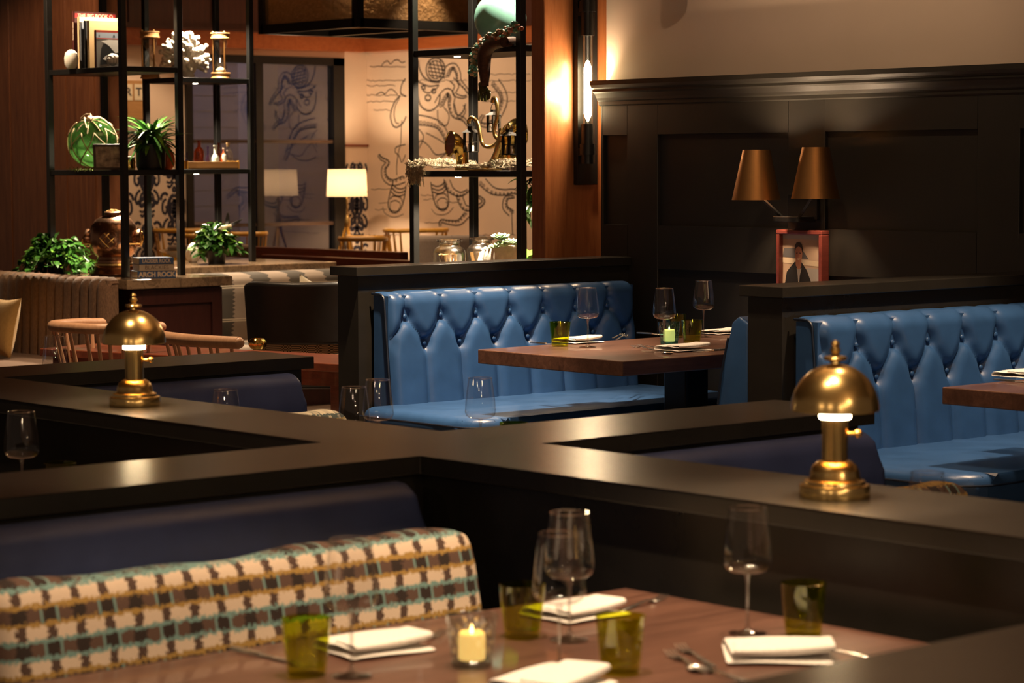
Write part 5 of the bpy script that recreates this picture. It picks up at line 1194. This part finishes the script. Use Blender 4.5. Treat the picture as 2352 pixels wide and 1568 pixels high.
# left walnut wall behind the lounge counter
XW = 9.52; ye = at_x(246, 300, XW).y
b = B(); b.box(XW, XW+.15, ye, 22, 0, 3.6)
for px in (22, 105, 150, 216): yy = at_x(px, 300, XW-.006).y; b.box(XW-.008, XW, yy-.008, yy+.008, 0, 3.6)
struct('wall_left', b, M['walnut'], smooth=False)
b = B(); b.box(XW, XW+.15, ye-.012, ye, 0, 3.6); b.box(XW+.15, XW+.165, ye-.016, ye+.1, 0, 3.6); struct('trim_7', b, M['walnut'], smooth=False)
# ---------------------------------------------------------------- sign, floor lamp, chairs, sofas, low wood partition, lantern
a_, e_ = wz(250, 190), wz(333, 246)
t = thing('letter_sign', 'wooden sign with pale letter tiles R and T on the back wall', 'sign', ((a_.x+e_.x)/2, YW, e_.z)); B().box(a_.x, e_.x, YW-.04, YW-.001, e_.z-.14, a_.z+.03, .004).done('board', M['oakbox'], t, w=True, smooth=False)
for ch, x in (('R', 289), ('T', 313)):
    c = wz(x, 212); B().box(c.x-.055, c.x+.055, YW-.052, YW-.04, c.z-.09, c.z+.09, .003).done('tile', M['creamcloth'], t, w=True, smooth=False)
    tt = text('letter', ch, .125, M['ink'], t, (c.x-t.location.x, -.0535, c.z-t.location.z), (PI/2, 0, 0), .0006, 1, .004)
a_, e_ = wz(270, 262), wz(334, 330); o = B().box(a_.x, e_.x, YW-.03, YW-.001, e_.z, a_.z, .004).done('small_sign', M['print'], None, smooth=False); tag(o, 'dim framed print below the letter sign on the back wall', 'picture')
DL = 28.6; c = at_d(797, 450, DL); k = DL/F
t = thing('floor_lamp', 'tripod floor lamp with a lit cream drum shade by the window', 'floor lamp', (c.x, c.y, 0)); zb_, zt_ = at_d(797, 451, DL).z, at_d(797, 389, DL).z
LS, nt_, bs_ = mat('linen shade'); nt_.nodes.remove(bs_); df = nd(nt_, 'ShaderNodeBsdfDiffuse'); put(nt_, df.inputs[0], (.72, .60, .45)); tr_ = nd(nt_, 'ShaderNodeBsdfTranslucent'); put(nt_, tr_.inputs[0], (.80, .62, .42))
mx_ = nd(nt_, 'ShaderNodeMixShader'); mx_.inputs[0].default_value = .10; nt_.links.new(df.outputs[0], mx_.inputs[1]); nt_.links.new(tr_.outputs[0], mx_.inputs[2]); nt_.links.new(mx_.outputs[0], nt_.nodes['Material Output'].inputs[0]); B().lathe([(47*k, zb_), (44*k, zt_)], 40, cap=False).done('lamp_shade', LS, t)
B().tube([(0, 0, zb_-.6), (0, 0, zt_-.05)], .012, 10).done('pole', M['brass'], t); hz = at_d(797, 510, DL).z
for i in range(3): a = 2*PI*i/3+.3; B().tube([(0, 0, hz), (.30*math.cos(a), .30*math.sin(a), 0)], .016, 8).done('leg', M['honey'], t)
B().lathe([(0, hz-.05), (.035, hz-.05), (.04, hz), (.02, hz+.08), (0, hz+.08)], 16).done('head', M['brass'], t)
FLAMP = V((c.x, c.y, (zb_+zt_)/2))
GC = 'honey oak spindle chairs in the far room'
cc = None
for (xa, xb, y, D, rz, lab) in ((775, 886, 549, 25.5, 0, 'honey oak spindle chair nearest, left of the right shelf unit'), (872, 1036, 529, 27.4, .15, 'honey oak spindle chair partly behind the right shelf unit post'), (350, 480, 529, 27.5, -.1, 'honey oak spindle chair behind the stacked books'),
        (415, 490, 541, 26.6, .2, 'honey oak spindle chair left of the bird figure'), (520, 605, 537, 26.8, .1, 'honey oak spindle chair just right of the bird figure'), (800, 885, 545, 27.6, -.2, 'honey oak spindle chair behind the nearest far-room chair')):
    g = at_d((xa+xb)/2, y, D)
    if cc is None: cc = spindle_chair(lab, M['honey'], .54, .46, .93, True, 9, GC, .021); o = cc
    else: o = dup(cc, (0, 0, 0), 0, lab, GC)
    o.location = (g.x+fw.x*.2, g.y+fw.y*.2, max(0, 0)); o.rotation_euler = (0, 0, -YAW+rz); s_ = (xb-xa)*D/F/.56; o.scale = (max(.8, min(1.25, s_)), 1, (g.z+.02)/.95)
def sofa(xa, xb, y, D, lab, m):
    p0, p1 = at_d(xa, y, D), at_d(xb, y, D); L = (p1-p0).length; cM = (p0+p1)/2
    t = thing('sofa', lab, 'sofa', (cM.x, cM.y, 0), -YAW); zt_ = cM.z
    b = B(); b.box(-L/2, L/2, -.1, .1, .2, zt_, .05, 4); 
    b.done('backrest', m, t); n = int(L/.28)
    B().box(-L/2, L/2, .1, .75, .2, .46, .05, 3).done('seat', m, t)
    b = B()
    for i in range(1, n): b.tube([(-L/2+L*i/n, -.101, .3), (-L/2+L*i/n, -.102, zt_-.05), (-L/2+L*i/n, -.05, zt_+.001)], .004, 6)
    b.done('piping', M['mahog'], t)
    for sx in (-1, 1): B().box(sx*(L/2-.06)-.03, sx*(L/2-.06)+.03, -.05, .6, 0, .2).done('leg', M['mahog'], t, smooth=False)
sofa(950, 1125, 541, 19.3, 'taupe sofa back behind the right shelf unit', M['taupe']); sofa(385, 590, 562, 26.0, 'taupe sofa back behind the right counter plant', M['taupe'])
t = thing('low_partition', 'low reddish wood partition across the far room', 'partition', (14.0, 16.6, 0))
pa, pb = at_x(600, 585, 13.7), at_x(938, 600, 13.7); B().box(13.7, 13.82, pb.y, pa.y, 0, at_x(780, 592, 13.7).z, .008).done('front_board', M['redwood'], t, w=True, smooth=False)
qa, qb = at_x(600, 566, 14.3), at_x(938, 570, 14.3); B().box(14.2, 14.3, qb.y, qa.y, 0, at_x(700, 570, 14.25).z, .008).done('rear_board', M['redwood'], t, w=True, smooth=False)
B().box(13.82, 14.2, qb.y+.3, qa.y, .4, .80).done('tray', M['oakbox'], t, w=True, smooth=False)
# hanging box lantern
c = at_d(822, 63, 20); zb_ = c.z; lf = at_z(617, 79, zb_); fa = at_z(869, 92, zb_)
x0, y0, x1, y1 = c.x, c.y, max(fa.x, c.x+1), lf.y
t = thing('box_pendant', 'large black framed box lantern with seedy amber glass overhead', 'pendant lamp', ((x0+x1)/2, (y0+y1)/2, 3.6)); r_ = .035; H_ = .78
b = B()
for px in (x0, x1):
    for py in (y0, y1): b.box(px-r_, px+r_, py-r_, py+r_, zb_, zb_+H_)
for py in (y0, y1): b.box(x0, x1, py-r_, py+r_, zb_, zb_+.075); b.box(x0, x1, py-r_, py+r_, zb_+H_-.07, zb_+H_)
for px in (x0, x1): b.box(px-r_, px+r_, y0, y1, zb_, zb_+.075); b.box(px-r_, px+r_, y0, y1, zb_+H_-.07, zb_+H_)
b.box((x0+x1)/2-r_, (x0+x1)/2+r_, y0, y1, zb_, zb_+.05); b.done('frame', M['iron'], t, w=True, smooth=False)
m_, nt_, bs_ = mat('seedy amber glass'); nz_ = noise(nt_, coord(nt_), 26, 3); put(nt_, bs_.inputs['Base Color'], ramp(nt_, nz_, [(.3, (.30, .17, .07)), (.7, (.48, .30, .14))])); bs_.inputs['Transmission Weight'].default_value = .75; bs_.inputs['Roughness'].default_value = .35; bump(nt_, bs_, nz_, .8, .02)
for nm, bx in (('pane', (x0-.006, x0+.006, y0, y1)), ('pane', (x0, x1, y0-.006, y0+.006)), ('pane', (x1-.006, x1+.006, y0, y1)), ('pane', (x0, x1, y1-.006, y1+.006))): B().box(*bx, zb_+.07, zb_+H_-.06).done(nm, m_, t, w=True, smooth=False)
b = B(); cx_, cy_ = (x0+x1)/2, (y0+y1)/2
for i in range(6): a = 2*PI*i/6; q_ = V((cx_+.28*math.cos(a), cy_+.28*math.sin(a), zb_+.25)); b.tube([(cx_, cy_, zb_+.18), q_], .015, 6); b.tube([q_, q_+V((0, 0, .25))], .02, 8); b.lathe([(0, 0), (.06, 0), (.06, .04), (0, .04)], 12, q_-V((0, 0, .03)))
b.tube([(cx_, cy_, zb_+.15), (cx_, cy_, zb_+H_)], .02, 8); b.done('candelabra', M['iron'], t, w=True); LANT = V((cx_, cy_, zb_+.55))
B().tube([(cx_, cy_, zb_+H_-.02), (cx_, cy_, 3.6)], .03, 8).done('stem', M['iron'], t, w=True)
# ================================================================ light
WARM = (1, .70, .43)
def spot(name, loc, tgt, watt, size=50, blend=.5, rad=.04, col=WARM):
    l = bpy.data.lights.new(name, 'SPOT'); l.energy = watt; l.spot_size = math.radians(size); l.spot_blend = blend; l.shadow_soft_size = rad; l.color = col
    o = bpy.data.objects.new(name, l); link(o); o.location = loc; o.rotation_euler = (V(tgt)-V(loc)).to_track_quat('-Z', 'Y').to_euler(); return o
def point(name, loc, watt, rad=.03, col=WARM):
    l = bpy.data.lights.new(name, 'POINT'); l.energy = watt; l.shadow_soft_size = rad; l.color = col
    o = bpy.data.objects.new(name, l); link(o); o.location = loc; return o
ZL = 3.55
spot('ceiling_downlight', (3.1, 3.7, ZL), (3.05, 3.65, .75), 420, 52)
spot('ceiling_downlight', (3.75, 3.45, ZL), (3.6, 3.4, .75), 300, 46)
spot('ceiling_downlight', (7.75, 7.9, ZL), (7.75, 7.9, .9), 235, 50)
spot('ceiling_downlight', (6.7, 8.1, ZL), (7.15, 8.45, .6), 1000, 40)
spot('ceiling_downlight', (7.3, 5.3, ZL), (7.4, 5.7, .6), 430, 52)
spot('ceiling_downlight', (8.1, 5.0, ZL), (8.2, 5.2, .9), 160, 50)
spot('ceiling_downlight', (5.0, 6.2, ZL), (5.0, 6.3, .75), 160, 60)
spot('ceiling_downlight', (5.2, 4.2, ZL), (5.1, 4.0, .75), 90, 60)
spot('ceiling_downlight', (3.4, 6.2, ZL), (3.4, 6.2, .75), 110, 60)
spot('ceiling_downlight', (6.6, 10.6, ZL), (6.6, 10.6, .8), 420, 60)
spot('ceiling_downlight', (7.6, 11.2, ZL), (7.9, 12.4, .8), 280, 60)
spot('ceiling_downlight', (6.15, 7.6, ZL), (6.5, 7.4, .9), 150, 60); spot('ceiling_downlight', (6.0, 5.6, ZL), (6.6, 5.6, .8), 120, 60)
for x, y in ((-1.5, .5), (.5, -2), (-2.5, 3), (2.2, -1.2), (-.5, -3.5), (3.5, .2)): point('pendant_bulb', (x, y, 2.5), 42, .06)  # added unseen lights behind the camera, for glints on glass and brass
spot('wall_washer', (7.4, 7.2, 3.5), (8.66, 7.4, 2.6), 58, 100, .9)
for p in (LR, LL): point('dome_lamp_bulb', (p.x, p.y, ZC+.262), 16, .015)
for q, h in shades: point('shade_bulb', (q.x, q.y, q.z+h-.047), 62, .024)
point('sconce_light', (SCONCE.x, SCONCE.y-.045, SCONCE.z), 22, .02)
# shelf lights and the far room's lamps
for (x, y, z) in ((NX+NDX*.5, NY+NDY*.38, 2.32), (NX+NDX*.5, NY+NDY*.38, 1.64), (NX+NDX*.5, NY+NDY*.38, 3.0), (FX+FDX*.42, FY+FDY*.42, 2.32), (FX+FDX*.42, FY+FDY*.42, 1.64), (FX+FDX*.35, FY-.04, 3.0), (RX+RDX*.35, RY+RDY*.78, 2.32), (RX+.05, RY+RDY*.72, 1.63), (RX+RDX*.35, RY+RDY*.78, 3.0), (RX+RDX*.55, RY+RDY*.12, 2.32), (RX+.02, RY+RDY*.30, 1.63), (RX+RDX*.55, RY+RDY*.12, 3.0)):
    spot('shelf_spot', (x, y, z-.008), (x, y, z-1), ((240 if y > 15 and x > FX-.3 else 105) if z > 2.9 else (85 if FX-.1 < x < FX+1 and z < 2 else 130)), 125, .6, .015, (1, .80, .56))
point('floor_lamp_bulb', FLAMP, 90, .06); point('pendant_bulbs', LANT, 14, .1)
spot('mural_washer', (15.2, 18.5, 3.5), (18.2, 20.5, 1.7), 210, 100, .9); spot('mural_washer', (15.6, 21.5, 3.5), (18.2, 21.8, 1.5), 120, 90, .9)
spot('far_downlight', (16.2, 21.5, 3.5), (16.2, 21.5, 0), 160, 80); spot('far_downlight', (13.0, 15.8, 3.5), (12.8, 15.6, .5), 180, 70); spot('far_downlight', (10.6, 14.5, 3.5), (10.7, 14.7, .5), 150, 70); spot('far_downlight', (14.5, 22, 3.5), (14.8, 23.3, 1.2), 120, 80)
spot('far_downlight', (8.2, 14.6, 3.5), (9.5, 16.0, 1.5), 270, 75)
l = bpy.data.lights.new('dusk_light', 'AREA'); l.energy = 80; l.size = 4; l.color = (.62, .66, 1); o = bpy.data.objects.new('dusk_light', l); link(o); o.location = (16.5, YW+1.2, 5.5); o.rotation_euler = (.35, 0, 0)
for x, y, e in ((5.5, 5, 160), (9, 12, 160), (13, 18, 220), (16, 21, 200), (11, 9, 120)): spot('added_ceiling_fill', (x, y, 2.6), (x, y, 4), e, 150, .9, .15)  # added fills aimed upward, brightening the ceiling that the divider caps reflect
w = bpy.data.worlds.new('World'); SC.world = w; w.use_nodes = True
bg = w.node_tree.nodes['Background']; bg.inputs[0].default_value = (1, .66, .45, 1); bg.inputs[1].default_value = .07
# ================================================================ camera
cd = bpy.data.cameras.new('Camera'); cam = bpy.data.objects.new('Camera', cd); link(cam)
cd.sensor_fit = 'HORIZONTAL'; cd.sensor_width = 36; cd.lens = 36*F/2352; cd.clip_end = 100
cam.matrix_world = Matrix(((RT.x, UP.x, -fw.x, 0), (RT.y, UP.y, -fw.y, 0), (RT.z, UP.z, -fw.z, HC), (0, 0, 0, 1)))
cd.dof.use_dof = True; cd.dof.focus_distance = 11.0; cd.dof.aperture_fstop = 5.6
SC.camera = cam
SC.view_settings.view_transform = 'Standard'; SC.view_settings.look = 'None'; SC.view_settings.gamma = 1; SC.view_settings.exposure = 0; SC.view_settings.use_curve_mapping = False
SC.cycles.max_bounces = 10; SC.cycles.transparent_max_bounces = 24; SC.cycles.transmission_bounces = 8; SC.cycles.sample_clamp_indirect = 4; SC.cycles.caustics_refractive = False; SC.cycles.caustics_reflective = False; SC.cycles.use_denoising = True
